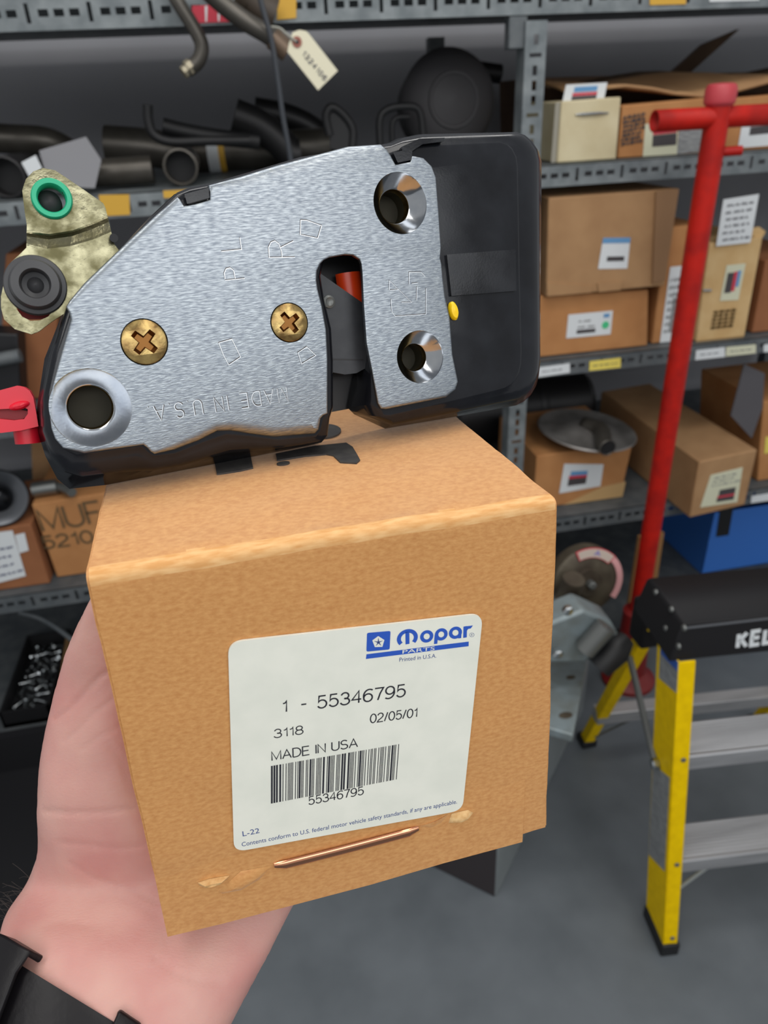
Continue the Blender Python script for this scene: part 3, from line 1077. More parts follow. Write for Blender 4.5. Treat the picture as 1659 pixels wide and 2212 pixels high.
mid = [f.lerp(m, 0.62) for f, m in zip(Fo, Mo)]
F0 = offset_poly(Fo, 0.0010)
Bo = [Vector((q.x, max(q.y, 0.0016))) for q in offset_poly(Mo, 0.0022)]
ground = min(m.y for m in Mo)
mb = MB()
hh = [circ(q2(*h[0]), h[1] * mmpx * 1.01, 48) for h in HOLES.values()]
hr = [[Vector((p.x, p.y, Bz)) for p in Bo], [Vector((p.x, p.y, Mz)) for p in Mo]]
for k in range(6, -1, -1):
    a = PI / 2 * k / 6
    hr.append([Vector((*f.lerp(m, math.sin(a)), Fz - 0.0004 - 0.0052 * (1 - math.cos(a)))) for f, m in zip(Fo, mid)])
hr += [[Vector((p.x, p.y, Fz - 0.0001)) for p in offset_poly(Fo, 0.0004)], [Vector((p.x, p.y, Fz)) for p in F0]]
mb.loft(hr, False, False)
mb.flat(F0, hh, Fz)
mb.flat(Bo, [], Bz, flip=True)
for hq in hh:
    n = len(hq)
    mb.add([(p.x, p.y, Fz) for p in hq] + [(p.x, p.y, -0.017) for p in hq], [((i + 1) % n, i, n + i, n + (i + 1) % n) for i in range(n)])
house = mb.build('housing', BLKPL, latch, angle=32, weld=True)
house['label'] = 'glossy black plastic housing'
# raised pad and retaining tabs on the housing
mb = MB()
mb.prism(ccw(P2([(962, 551), (1110, 540), (1112, 629), (972, 640)], Fz)), Fz - 0.0005, Fz + 0.0011)
mb.build('raised_pad', BLKPL, house, bevel=0.0004)
for tb in ([(398, 420), (450, 406), (452, 428), (404, 441)], [(848, 330), (890, 322), (888, 346), (858, 352)]):
    mb = MB()
    mb.prism(ccw(P2(tb, 0.0)), -0.004, 0.0004)
    mb.build('retaining_tab', BLKPL, house, bevel=0.0006)
mb = MB()
mb.prism(ccw(P2([(866, 318), (905, 300), (960, 298), (958, 306), (912, 312), (885, 330), (870, 330)], 0.0)), -0.003, 0.0003)
mb.build('moulded_lip', BLKPL, house, bevel=0.0008)
# slot interior
mb = MB()
mb.prism(ccw(P2([(660, 530), (820, 520), (835, 760), (760, 882), (706, 892), (690, 890)], -0.0175)), -0.0205, -0.0175)
mb.build('slot_backplate', BLKMAT, house, smooth=False)
mb = MB()
mb.prism(ccw(P2([(676, 578), (697, 594), (790, 659), (803, 740), (796, 780), (790, 795), (770, 806), (745, 809), (718, 804), (700, 796), (690, 780), (690, 700)], -0.0075)), -0.0105, -0.0075)
pw = mb.build('catch_fork', PAWL, latch, bevel=0.0008)
mb = MB()
mb.prism(ccw(P2([(708, 774), (786, 776), (784, 779), (715, 778)], -0.0074)), -0.0076, -0.00745)
mb.build('fork_slit', BLKMAT, pw, smooth=False)
c = q2(710, 652, -0.0075)
mb = MB()
mb.lathe([(0.0021, -0.008), (0.0021, -0.0069), (0.0014, -0.0066), (0.0009, -0.0069), (0, -0.0070)], T(c.x, c.y), 24)
mb.build('fork_rivet', STEELG, pw)
c0_, c1_ = q2(732, 590, -0.011), q2(786, 670, -0.011)
mb = MB()
xa, xb, yt, yb = c0_.x, c1_.x + 0.002, c0_.y, c1_.y
prof = [(0.0, 0.0)]
ringz = []
for k in range(9):
    t = PI * k / 8
    ringz.append((xa + (xb - xa) * (0.5 - 0.5 * math.cos(t)), -0.0145 + 0.0040 * math.sin(t)))
mb.loft([[Vector((x, yb, z)) for x, z in ringz], [Vector((x, yt, z)) for x, z in ringz]], closed=False, cap0=True, cap1=True)
mb.build('rubber_bumper', ORANGE, latch, angle=50)['label'] = 'orange rubber bumper inside the slot'
# yellow paint
c = q2(983, 671, 0.0002)
mb = MB()
rr = 11.5 * mmpx
mb.lathe([(rr, -0.002), (rr * 0.98, 0.0), (rr * 0.75, 0.0008), (0, 0.0011)], T(c.x, c.y, -0.0006) @ Matrix.Rotation(0.12, 4, 'Z') @ Matrix.Diagonal((1, 1.95, 1, 1)), 24)
mb.build('paint_mark', YPAINT, house)['label'] = 'yellow dab of paint'

# golden lever with its bushings
Lz, Uz = -0.0062, -0.0100
low = P2([(57, 535), (44, 548), (24, 566), (10, 605), (2, 640), (2, 665), (9, 690), (32, 711), (68, 722), (84, 716), (110, 696), (122, 688), (150, 670), (200, 640), (262, 548), (247, 527), (243, 512), (200, 530), (150, 543), (100, 548)], Lz)
cres = P2([(34, 648), (116, 648), (117, 668), (104, 684), (86, 692), (66, 693), (48, 684), (36, 668)], Lz)
up_ = P2([(58, 487), (53, 455), (48, 411), (56, 387), (72, 370), (93, 363), (119, 368), (139, 381), (180, 409), (223, 439), (228, 449), (200, 462), (160, 480), (110, 489)], Uz)
hole = circ(q2(110, 431, Uz), 27 * mmpx, 32)
mb = MB()
mb.flat(ccw(low), [cres], Lz)
mb.flat(ccw(up_), [hole], Uz)
ul = [(58, 487), (110, 489), (160, 480), (200, 462), (228, 449)]
ll = [(57, 535), (100, 548), (150, 543), (200, 530), (243, 512)]
rows = []
for t, s in ((0, 0), (0.28, 0.0), (0.34, 0.10), (0.48, 0.62), (0.74, 0.92), (0.82, 1.0), (1, 1)):
    z = Uz + (Lz - Uz) * s
    rows.append([Vector(q2(a[0] + (b[0] - a[0]) * t, a[1] + (b[1] - a[1]) * t, z)) for a, b in zip(ul, ll)])
for k in range(6):
    vs = rows[k] + rows[k + 1]
    mb.add(vs, [(i, 5 + i, 6 + i, i + 1) for i in range(4)])
lever = mb.build('lever', CHROMATE, latch, smooth=False, solid=0.0017, weld='merge')
lever['label'] = 'bent yellow-chromate steel lever'
c = q2(112, 430, Uz)
mb = MB()
ro, ri = 37.5 * mmpx, 25 * mmpx
mb.lathe([(ro, Uz), (ro, Uz + 0.0008), (ro * 0.93, Uz + 0.0015), (ri * 1.1, Uz + 0.0015), (ri, Uz + 0.0008), (ri, Uz - 0.004)], T(c.x, c.y), 40)
g = mb.build('bushing', GREEN, lever)
g['label'] = 'green ring bushing'
c = q2(104, 433, Uz)
mb = MB()
mb.lathe([(ri * 0.98, Uz - 0.004), (ri * 0.9, Uz - 0.0012), (ri * 0.55, Uz - 0.0003), (0, Uz)], T(c.x + 0.0002, c.y, -0.0012), 28)
mb.build('pin_end', BLKMAT, g)
c = q2(77, 617, Lz)
k = mmpx
mb = MB()
mb.lathe([(56 * k, Lz - 0.001), (56 * k, Lz + 0.0010), (54 * k, Lz + 0.0015), (47 * k, Lz + 0.0017), (45 * k, Lz + 0.0042), (42 * k, Lz + 0.0050), (28 * k, Lz + 0.0052), (26 * k, Lz + 0.0046), (24 * k, Lz + 0.0014), (15 * k, Lz + 0.0010), (10 * k, Lz + 0.0018), (0, Lz + 0.0024)], T(c.x, c.y), 48)
b = mb.build('pivot_bushing', BUSH, lever, angle=40)
b['label'] = 'dark grey pivot bushing with a dished centre'
mb = MB()
mb.prism(ccw(P2([(36, 640), (114, 640), (112, 688), (40, 688)], -0.013)), -0.016, -0.0135)
mb.build('lever_backing', MAROON, lever, smooth=False)
mb = MB()
mb.tube([q2(246, 514, -0.007), q2(246, 514, -0.003)], 0.0012)
mb.build('rivet', BLKMAT, lever)

# red rod clip at the left end
Rz = -0.012
clip = P2([(-40, 853), (0, 843), (37, 833), (52, 836), (64, 844), (72, 858), (78, 890), (83, 921), (45, 930), (4, 935), (-40, 938), (-40, 905), (0, 905), (30, 908), (52, 905), (60, 894), (60, 884), (54, 881), (-40, 886)], Rz)
mb = MB()
mb.prism(ccw(clip), Rz - 0.014, Rz)
rc = mb.build('rod_clip', RED, latch, bevel=0.0011, bseg=3)
rc['label'] = 'bright red plastic rod clip'
mb = MB()
M = frame(q2(42, 876, Rz), Vector((1, 0.12, 0)).normalized(), Vector((-0.12, 1, 0)).normalized(), Vector((0, 0, 1)))
mb.lathe([(20 * k, -0.0005), (19 * k, 0.0006), (12 * k, 0.0014), (0, 0.0017)], M @ Matrix.Diagonal((1, 0.42, 1, 1)), 28)
mb.build('snap_bump', RED, rc)
mb = MB()
mb.prism(ccw(P2([(-40, 880), (62, 880), (66, 895), (56, 912), (-40, 912)], Rz - 0.004)), Rz - 0.009, Rz - 0.005)
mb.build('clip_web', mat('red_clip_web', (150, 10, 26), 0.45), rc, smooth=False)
mb = MB()
mb.tube([q2(56, 915, Rz - 0.006), q2(62, 957, Rz - 0.006)], 26 * k, 24)
mb.build('clip_stem', mat('red_clip_stem', (196, 16, 40), 0.4), rc, angle=50)
mb = MB()
mb.tube([q2(95, 890, Rz - 0.006), q2(40, 880, Rz - 0.006)], 8 * k, 16)
mb.build('clip_pin', BLKMAT, rc)

# ================================================================ the hand
def skin_material():
    m = bpy.data.materials.new('skin')
    m.use_nodes = True
    nt = m.node_tree
    b = nt.nodes['Principled BSDF']
    b.inputs['Roughness'].default_value = 0.5
    b.inputs['Specular IOR Level'].default_value = 0.4
    b.inputs['Subsurface Weight'].default_value = 0.25
    b.inputs['Subsurface Radius'].default_value = (1.0, 0.35, 0.2)
    b.inputs['Subsurface Scale'].default_value = 0.004
    tc = nt.nodes.new('ShaderNodeTexCoord')
    n1 = nt.nodes.new('ShaderNodeTexNoise')
    n1.inputs['Scale'].default_value = 38
    n1.inputs['Detail'].default_value = 3
    nt.links.new(tc.outputs['Object'], n1.inputs['Vector'])
    cr = nt.nodes.new('ShaderNodeValToRGB')
    cr.color_ramp.elements[0].position = 0.33
    cr.color_ramp.elements[0].color = lin((206, 160, 149))
    cr.color_ramp.elements[1].position = 0.70
    cr.color_ramp.elements[1].color = lin((196, 138, 131))
    nt.links.new(n1.outputs['Fac'], cr.inputs[0])
    nt.links.new(cr.outputs[0], b.inputs['Base Color'])
    mp = nt.nodes.new('ShaderNodeMapping')
    mp.inputs['Scale'].default_value = (700, 1500, 900)
    mp.inputs['Rotation'].default_value = (0.2, 0.3, 0.7)
    nt.links.new(tc.outputs['Object'], mp.inputs['Vector'])
    n2 = nt.nodes.new('ShaderNodeTexNoise')
    n2.inputs['Scale'].default_value = 1.0
    n2.inputs['Detail'].default_value = 4
    nt.links.new(mp.outputs[0], n2.inputs['Vector'])
    bp = nt.nodes.new('ShaderNodeBump')
    bp.inputs['Strength'].default_value = 0.22
    bp.inputs['Distance'].default_value = 0.0005
    nt.links.new(n2.outputs['Fac'], bp.inputs['Height'])
    nt.links.new(bp.outputs[0], b.inputs['Normal'])
    return m


SKIN = skin_material()


def ell(L, R_, dep, thick, n=28, up=None):
    a, b = PD(L[0], L[1], dep), PD(R_[0], R_[1], dep)
    c = (a + b) * 0.5
    h = (b - a) * 0.5
    vd = ray((L[0] + R_[0]) / 2, (L[1] + R_[1]) / 2).normalized()
    vd = (vd - h * (vd.dot(h) / h.length_squared)).normalized() * thick * 0.5
    out = []
    for k in range(n):
        t = 2 * PI * k / n
        ct, st = math.cos(t), math.sin(t)
        e = 0.86
        out.append(c + h * math.copysign(abs(ct) ** e, ct) + vd * math.copysign(abs(st) ** e, st))
    return out


def dens(rings, k=5):
    """smooth interpolation between lofted rings"""
    n = len(rings[0])
    cols = [smooth_path([r[i] for r in rings], k) for i in range(n)]
    return [[cols[i][j] for i in range(n)] for j in range(len(cols[0]))]


hand_mb = MB()
arm = [((-190, 2560), (300, 2660), .226, .050), ((-90, 2360), (388, 2470), .232, .048), ((-34, 2200), (452, 2318), .238, .044), ((-2, 2092), (505, 2205), .245, .041), ((2, 2015), (556, 2110), .252, .038), ((18, 1968), (598, 2030), .259, .034),
       ((62, 1905), (645, 1940), .268, .034), ((86, 1830), (720, 1830), .279, .030), ((104, 1740), (790, 1720), .292, .028), ((150, 1650), (835, 1620), .310, .026), ((230, 1570), (850, 1530), .332, .023), ((300, 1520), (840, 1480), .345, .016)]
hand_mb.loft(dens([ell(*s) for s in arm]))
thumb = [((66, 1912), (400, 1945), .266, .028), ((87, 1840), (385, 1850), .262, .034), ((92, 1750), (350, 1750), .260, .038), ((97, 1660), (332, 1660), .260, .038), ((109, 1580), (322, 1575), .259, .034), ((126, 1500), (312, 1490), .258, .029),
         ((147, 1420), (298, 1405), .254, .026), ((171, 1355), (284, 1330), .250, .022), ((197, 1300), (280, 1272), .246, .019), ((222, 1255), (281, 1232), .243, .016), ((244, 1228), (276, 1214), .241, .009)]
hand_mb.loft(dens([ell(*s) for s in thumb]))
W2B = lambda u, v, wz: BM @ Vector((u, v, -wz))
for u, ln in ((0.026, 0.048), (0.049, 0.056), (0.072, 0.052), (0.094, 0.038)):
    ch = [W2B(u - 0.004, -0.022, 0.060), W2B(u, -0.020, 0.095), W2B(u + 0.001, -0.013, 0.121), W2B(u + 0.002, 0.004, 0.1295), W2B(u + 0.003, 0.004 + ln * 0.55, 0.1275), W2B(u + 0.004, 0.004 + ln, 0.1265)]
    pth = smooth_path(ch, 4)
    rr = [0.0105 - 0.0028 * i / (len(pth) - 1) for i in range(len(pth))]
    hand_mb.tube([pth[0]] + pth + [pth[-1] + (pth[-1] - pth[-2]).normalized() * 0.004], [0.004] + rr + [0.003], 14)
tmp = hand_mb.build('tmp_hand', SKIN, None, weld=True)
md = tmp.modifiers.new('r', 'REMESH')
md.mode = 'VOXEL'
md.voxel_size = 0.0014
md = tmp.modifiers.new('s', 'SMOOTH')
md.factor = 0.5
md.iterations = 26
dg = bpy.context.evaluated_depsgraph_get()
me = bpy.data.meshes.new_from_object(tmp.evaluated_get(dg))
bpy.data.objects.remove(tmp)
# palm and wrist creases pressed into the surface, following their lines on the skin
CREASE = [([(240, 1448), (215, 1462), (180, 1500), (150, 1530), (128, 1545), (116, 1552)], 0.9), ([(258, 1500), (205, 1538), (165, 1580), (140, 1600)], 0.5), ([(265, 1565), (215, 1590), (175, 1620)], 0.35),
          ([(96, 1752), (150, 1757), (220, 1756), (300, 1745)], 0.8), ([(128, 1820), (200, 1828), (260, 1834), (316, 1826)], 0.6), ([(150, 1865), (200, 1900), (260, 1915), (300, 1930), (340, 1952)], 0.7), ([(190, 1895), (260, 1935), (345, 1980)], 0.45),
          ([(330, 2065), (380, 2105), (430, 2120), (480, 2122)], 0.5), ([(90, 2000), (140, 1990), (200, 2000)], 0.3), ([(225, 1600), (262, 1640), (275, 1690)], 0.3)]
segs = []
for pl, dpt in CREASE:
    for a, b in zip(pl[:-1], pl[1:]):
        segs.append((Vector(a), Vector(b), dpt))
NRM = [v.normal.copy() for v in me.vertices]
for v, vn in zip(me.vertices, NRM):
    p = to_px(v.co)
    if p.x > 600 or p.y < 1280 or vn.dot(v.co - EYE) > 0:
        continue
    dz = 0.0
    for a, b, dpt in segs:
        ab = b - a
        t = max(0, min(1, (p - a).dot(ab) / ab.length_squared))
        d = (p - (a + ab * t)).length
        if d < 22:
            dz = max(dz, dpt * math.exp(-(d / 5.0) ** 2))
    # tendon and knuckle relief
    v.co -= vn * dz * 0.0008
    v.co += vn * 0.0007 * noise.noise(v.co * 70)
Bi = BM.inverted()
for v in me.vertices:
    q = Bi @ v.co
    xl = c0.x + (c3.x - c0.x) * max(0, min(1, q.y / BH)) * (1 + q.z / BD) - 0.0009
    if xl < q.x < BW + 0.004 and -0.0009 < q.y < BH and -BD - 0.0009 < q.z < 0.002:
        ds = [(q.x - xl, 0), (q.y + 0.0009, 1), (q.z + BD + 0.0009, 2)]
        dd, ax = min(ds)
        q[ax] -= dd
        v.co = BM @ q
hand = bpy.data.objects.new('person', me)
COL.objects.link(hand)
FR[hand.name] = Matrix()
for p in me.polygons:
    p.use_smooth = True
tag(hand, 'person, only the bare left hand and wrist visible, cupping the cardboard box from below', 'person')

# fine dark hairs on the back of the wrist
mb = MB()
rnd = random.Random(3)
for k in range(26):
    t = rnd.random()
    base = PD(60 - 56 * t + 6, 1895 + 105 * t, .268 - .012 * t + rnd.uniform(-0.004, 0.008))
    tip = PD(60 - 56 * t - rnd.uniform(10, 42), 1895 + 105 * t - rnd.uniform(-12, 34), .270 + rnd.uniform(-0.006, 0.008))
    m_ = base.lerp(tip, 0.5) + Vector((0, 0, rnd.uniform(-0.001, 0.003)))
    mb.tube(smooth_path([base, m_, tip], 4), 0.00006, 4, False)
mb.build('arm_hair', mat('dark_hair', (60, 50, 46), 0.6), hand, world=True)

# ---- watch strap round the wrist
strap = thing('watch_strap', 'black rubber watch strap round the wrist at the lower left edge', 'watch strap', PD(60, 2200, .245))


def strapring(L, R_, dep, th, grow):
    r = ell(L, R_, dep, th, 48)
    c = sum(r, Vector()) / len(r)
    return [c + (p - c) * (1 + grow / (p - c).length) for p in r]


def lerp2(a, b, t):
    return (a[0] + (b[0] - a[0]) * t, a[1] + (b[1] - a[1]) * t)


s0, s1 = arm[3], arm[1]


def st(t, grow):
    # the strap runs a little steeper than square across the arm
    return strapring(lerp2((8, 2062), (-72, 2290), t), lerp2((470, 2345), (372, 2540), t), 0.244 - 0.012 * t, 0.044 + 0.005 * t, grow)


mb = MB()
mb.loft([st(0.0, 0.0004), st(0.0, 0.0026), st(0.08, 0.0034), st(0.92, 0.0034), st(1.0, 0.0026), st(1.0, 0.0004)], False, False)
mb.build('strap_band', STRAP, strap, world=True, angle=50)


def segpatch(t0, t1, i0, i1, g0, g1):
    rs = []
    for t, g in ((t0, g0), (t0, g1 * 0.8), (t0 + (t1 - t0) * 0.15, g1), (t1 - (t1 - t0) * 0.15, g1), (t1, g1 * 0.8), (t1, g0)):
        r = st(t, g)
        rs.append([r[i % 48] for i in range(i0, i1)])
    return rs


mb = MB()
mb.loft(segpatch(-0.10, 1.06, 27, 32, 0.001, 0.0070), True, True, closed=False)
mb.build('keeper_loop', STRAP, strap, world=True, angle=50, solid=0.0022, bevel=0.0008)
mb = MB()
mb.loft(segpatch(-0.06, 1.04, 36, 38, 0.001, 0.0058), True, True, closed=False)
mb.build('keeper_loop', STRAP, strap, world=True, angle=50, solid=0.0022, bevel=0.0008)
mb = MB()
mb.loft(segpatch(0.25, 0.80, 28, 31, 0.006, 0.0095), True, True, closed=False)
mb.build('buckle', mat('dark_buckle', (70, 72, 76), 0.25, 0.9), strap, world=True, angle=50, solid=0.0022, bevel=0.0008)

# ================================================================ stock on the shelves
Z2, Z3, Z4, Z5 = ZT[2][1] + 0.0015, ZT[3][1] + 0.0015, ZT[4][1] + 0.0015, ZT[5][1] + 0.0015
FW = Vector((0, -1, 0))


def carton(label, px, yy, depth, mt, zs=None, name='carton', group=None, skew=0.0, cat='carton'):
    P = [PY(x, y, yy) for x, y in px]
    if zs is not None:
        P[2].z = P[3].z = zs
    Q = [p + Vector((skew, depth, 0)) for p in P]
    base = (P[2] + P[3] + Q[2] + Q[3]) * 0.25
    t = thing(name, label, cat, base, group)
    mb = MB()
    mb.hexa(P, Q)
    mb.build('carton_body', mt, t, world=True, bevel=0.003, weld=True, angle=30)
    # lengthwise closing seam on the top
    a, b = P[0].lerp(P[1], 0.5), Q[0].lerp(Q[1], 0.5)
    return t, P


def sticker(parent, px, yy, m, nm='label', lab=None, th=0.0006):
    P = [PY(x, y, yy) for x, y in px]
    if parent.type == 'EMPTY':
        for p in P:
            p.z = max(p.z, parent.location.z + 0.001)
    mb = MB()
    mb.hexa(P, [p + Vector((0, th, 0)) for p in P])
    o = mb.build(nm, m, parent, world=True, weld=True, smooth=False)
    if lab:
        o['label'] = lab
    return o, P


def block(parent, P, u0, u1, v0, v1, m, nm='printed_block', off=0.0008):
    q = [bil(P, u0, v0), bil(P, u1, v0), bil(P, u1, v1), bil(P, u0, v1)]
    nrm = (P[1] - P[0]).cross(P[3] - P[0]).normalized()
    if nrm.dot(P[0] - EYE) > 0:
        nrm = -nrm
    q = [p + nrm * off for p in q]
    mb = MB()
    mb.hexa(q, [p - nrm * (off - 0.0001) for p in q])
    return mb.build(nm, m, parent, world=True, weld=True, smooth=False)


# ---- right bay, upper shelf
t, P = carton('beige carton with a staple and a label card standing in its top', [(1214, 219), (1342, 209), (1331, 347), (1203, 359)], 1.625, 0.26, CARD_D, Z2)
sticker(t, [(1200, 222), (1217, 219), (1206, 352), (1190, 356)], 1.632, mat('carton_grey_side', (150, 146, 134), 0.8), 'lid_edge')
o, L = sticker(t, [(1223, 183), (1312, 178), (1302, 228), (1212, 234)], 1.65, WHITE, 'label_card', 'white label card with blue writing')
block(o, L, 0.22, 0.78, 0.12, 0.34, LBLU)
block(o, L, 0.20, 0.80, 0.38, 0.50, LRED)
block(o, L, 0.20, 0.80, 0.52, 0.72, LBLK)
mb = MB()
mb.tube([PY(1243, 247, 1.6225), PY(1258, 246.5, 1.6215), PY(1294, 244, 1.6215), PY(1315, 243.5, 1.6225)], [0.0012, 0.003, 0.003, 0.0012], 8)
mb.build('staple', BRIGHT, t, world=True)
t, P = carton('brown carton with black stamped lettering and a red and black label', [(1345, 228), (1528, 211), (1512, 332), (1333, 347)], 1.64, 0.36, CARD_B, Z2)
scribble([PY(1346, 240, 1.6385), PY(1398, 230, 1.6385), PY(1388, 316, 1.6385), PY(1338, 326, 1.6385)], 7, t, seed=4, wd=0.0026, m=LBLK, nm='stamped_lettering', u0=0.02, u1=1.0)
o, L = sticker(t, [(1394, 268), (1466, 258), (1462, 336), (1388, 343)], 1.6385, CREAM, lab='cream label with red and black block')
block(o, L, 0.25, 0.96, 0.18, 0.36, LRED)
block(o, L, 0.25, 0.96, 0.38, 0.72, LBLK)
o, L = sticker(t, [(1468, 268), (1518, 262), (1512, 328), (1462, 334)], 1.6385, GREYL, lab='grey printed label')
t, P = carton('brown carton with a white label at the far right, behind the red post head', [(1562, 214), (1775, 196), (1760, 311), (1553, 327)], 1.64, 0.34, CARD_B, Z2)
o, L = sticker(t, [(1604, 262), (1700, 250), (1694, 312), (1594, 320)], 1.6385, WHITE, lab='white label with red and black block')
block(o, L, 0.2, 0.95, 0.02, 0.24, LRED)
block(o, L, 0.2, 0.95, 0.26, 0.55, LBLK)
t, P = carton('wide dark carton standing behind the beige and stamped cartons', [(1150, 168), (1760, 152), (1760, 300), (1150, 330)], 2.0, 0.25, CARD_F, Z2)
# sagging flattened cardboard on top of the front cartons
mb = MB()
zf = PY(1345, 228, 1.64).z + 0.012
rows_ = []
for j in range(6):
    v = j / 5
    rows_.append([Vector((0.74 + 0.98 * i / 16, 1.66 + 0.30 * v, zf + 0.014 + 0.014 * math.sin(i * 0.9 + 0.6 * j) * (1 - 0.4 * v) + 0.035 * v)) for i in range(17)])
mb.loft(rows_, False, False, closed=False)
o = mb.build('flattened_carton', CARD_A, None, solid=0.006)
tag(o, 'wavy flattened brown cardboard lying over the tops of the stamped cartons', 'cardboard')
mb = MB()
a, b = PY(1520, 96, 2.30), PY(1415, 190, 2.30)
b.z = max(b.z, Z2)
dv = Vector((0.11, 0, 0.035))
mb.hexa([a, a + dv, b + dv, b], [p + Vector((0, 0.02, 0)) for p in (a, a + dv, b + dv, b)])
o = mb.build('wooden_board', CARD_F, None, weld=True)
tag(o, 'dark brown board leaning in the shadow at the top right', 'board')

# ---- right bay, middle shelf
t, P = carton('orange-brown carton with a green-dotted white label, lower one of its stack', [(1160, 640), (1401, 626), (1397, 760), (1160, 783)], 1.63, 0.42, CARD_B, Z3)
ztop = P[0].z
o, L = sticker(t, [(1228, 680), (1324, 671), (1319, 722), (1223, 731)], 1.6285, WHITE, lab='white label with a green dot')
scribble(L, 2, o, seed=2, u0=0.18, u1=0.68, v0=0.2, v1=0.7, wd=0.0016, m=LBLK, nm='printed_line')
block(o, L, 0.22, 0.64, 0.68, 0.84, LBLK)
c = bil(L, 0.86, 0.58)
mb = MB()
mb.lathe([(0.0092, 0.0), (0.0092, 0.0008), (0, 0.0008)], Matrix.Translation(c) @ Matrix.Rotation(PI / 2, 4, 'X'), 24)
mb.build('green_dot', LGRN, o, world=True)
block(o, L, 0.80, 0.93, 0.10, 0.26, LBLU)
t, P = carton('large plain brown carton with a small blue-topped label, on top of the orange-brown carton', [(1186, 427), (1467, 407), (1436, 612), (1180, 630)], 1.612, 0.40, CARD_A, ztop + 0.0005)
for p in P[2:]:
    p.z = ztop + 0.0005
o, L = sticker(t, [(1303, 514), (1362, 513), (1355, 580), (1292, 581)], 1.6105, WHITE, lab='small white label with a blue top edge')
block(o, L, 0, 1, 0, 0.17, LBLU)
block(o, L, 0.25, 0.85, 0.60, 0.75, LBLK)
sticker(t, [(1418, 414), (1467, 408), (1437, 606), (1410, 612)], 1.606, mat('carton_side_flap', (140, 106, 74), 0.8), 'side_flap', th=0.005)
sticker(t, [(1291, 612), (1346, 609), (1340, 634), (1293, 637)], 1.608, CARD_A, 'tuck_tab', th=0.003)
sticker(t, [(1181, 610), (1280, 618), (1278, 632), (1183, 640)], 1.6095, CARD_A, 'bottom_lip', th=0.003)
t, P = carton('brown carton with an upright white label, half hidden behind the red post', [(1442, 492), (1526, 484), (1483, 752), (1405, 760)], 1.64, 0.36, CARD_B, Z3)
o, L = sticker(t, [(1448, 577), (1482, 573), (1458, 740), (1425, 744)], 1.6385, WHITE)
scribble(L, 8, o, seed=8, wd=0.0014, nm='printed_line', m=GREYL)
block(o, L, 0.45, 0.8, 0.4, 0.85, GREYL)
t, P = carton('tall tan carton with handwritten note taped to its top', [(1534, 526), (1648, 511), (1606, 740), (1501, 752)], 1.62, 0.30, CARD_C, Z3)
sticker(t, [(1546, 506), (1640, 490), (1654, 500), (1648, 512), (1534, 527)][0:4], 1.628, CARD_C, 'top_flap', th=0.004)
o, N = sticker(t, [(1563, 431), (1640, 419), (1621, 524), (1547, 532)], 1.612, WHITE, 'handwritten_note', 'white paper note with handwriting')
scribble(N, 6, o, seed=11, wd=0.0019, m=SCRIB, amp=0.024, v0=0.08, v1=0.95)
o, L = sticker(t, [(1570, 573), (1611, 569), (1595, 648), (1555, 650)], 1.6185, CREAM, lab='cream label with black, red and blue stripes')
block(o, L, 0.14, 0.48, 0.22, 0.78, LBLK)
block(o, L, 0.48, 0.66, 0.20, 0.74, LRED)
block(o, L, 0.66, 0.84, 0.18, 0.62, LBLU)
FADE = mat('faded_brown_print', (168, 136, 88), 0.8)
q = [PY(1543, 664, 1.6185), PY(1594, 658, 1.6185), PY(1583, 712, 1.6185), PY(1533, 718, 1.6185)]
for k in range(4):
    scribble([bil(q, k * 0.25, 0), bil(q, k * 0.25 + 0.2, 0), bil(q, k * 0.25 + 0.2, 1), bil(q, k * 0.25, 1)], 5, t, seed=20 + k, wd=0.003, m=FADE, nm='faded_print', u0=0.05, u1=1.1)
mb = MB()
mb.tube([PY(1518, 627, 1.6165), PY(1536, 627, 1.6165)], 0.0032, 8)
mb.build('staple', BRIGHT, t, world=True)
mb = MB()
q = [PY(1503, 736, 1.6185), PY(1607, 725, 1.6185), PY(1606, 728, 1.6185), PY(1503, 739, 1.6185)]
mb.hexa(q, [p - Vector((0, 0.0005, 0)) for p in q])
mb.build('fold_line', FADE, t, world=True, weld=True)
t, P = carton('red-brown carton at the right edge, beside the tall tan carton', [(1655, 562), (1790, 548), (1760, 726), (1619, 742)], 1.64, 0.3, CARD_E, Z3)

# ---- right bay, lower shelf
t, P = carton('small brown carton with striped label, under the dished steel pan', [(1160, 985), (1367, 957), (1338, 1096), (1150, 1116)], 1.66, 0.30, CARD_B, Z4)
m1top = P[0].z
o, L = sticker(t, [(1219, 1002), (1304, 1003), (1297, 1050), (1208, 1066)], 1.6585, WHITE, lab='white label with blue, red and grey stripes')
block(o, L, 0.20, 0.62, 0.26, 0.42, LBLU)
block(o, L, 0.17, 0.62, 0.42, 0.52, LRED)
block(o, L, 0.17, 0.62, 0.52, 0.78, LBLK)
sticker(t, [(1300, 1052), (1352, 1040), (1342, 1092), (1215, 1110)], 1.6588, mat('clear_brown_tape', (196, 160, 110), 0.35), 'packing_tape', th=0.0003)
c = PZ(1267, 930, m1top + 0.034)
pan = thing('steel_pan', 'dull grey dished steel pan with a short spout, lying on the small striped-label carton', 'pan', c)
mb = MB()
mb.lathe([(0, -0.012), (0.06, -0.014), (0.115, -0.010), (0.132, 0.000), (0.135, 0.003), (0.132, 0.006), (0.124, 0.003), (0.10, -0.002), (0.05, 0.012), (0.03, 0.020), (0, 0.022)], Matrix.Rotation(0.10, 4, 'Y') @ Matrix.Rotation(0.07, 4, 'X'), 56)
mb.build('dish', mat('dull_grey_steel', (138, 135, 132), 0.34, 0.45, var=(104, 101, 98), scale=(14, 14, 14)), pan)
e = PD(1313, 968, (c - EYE).dot(FWD) - 0.13)
e = e - c
mb = MB()
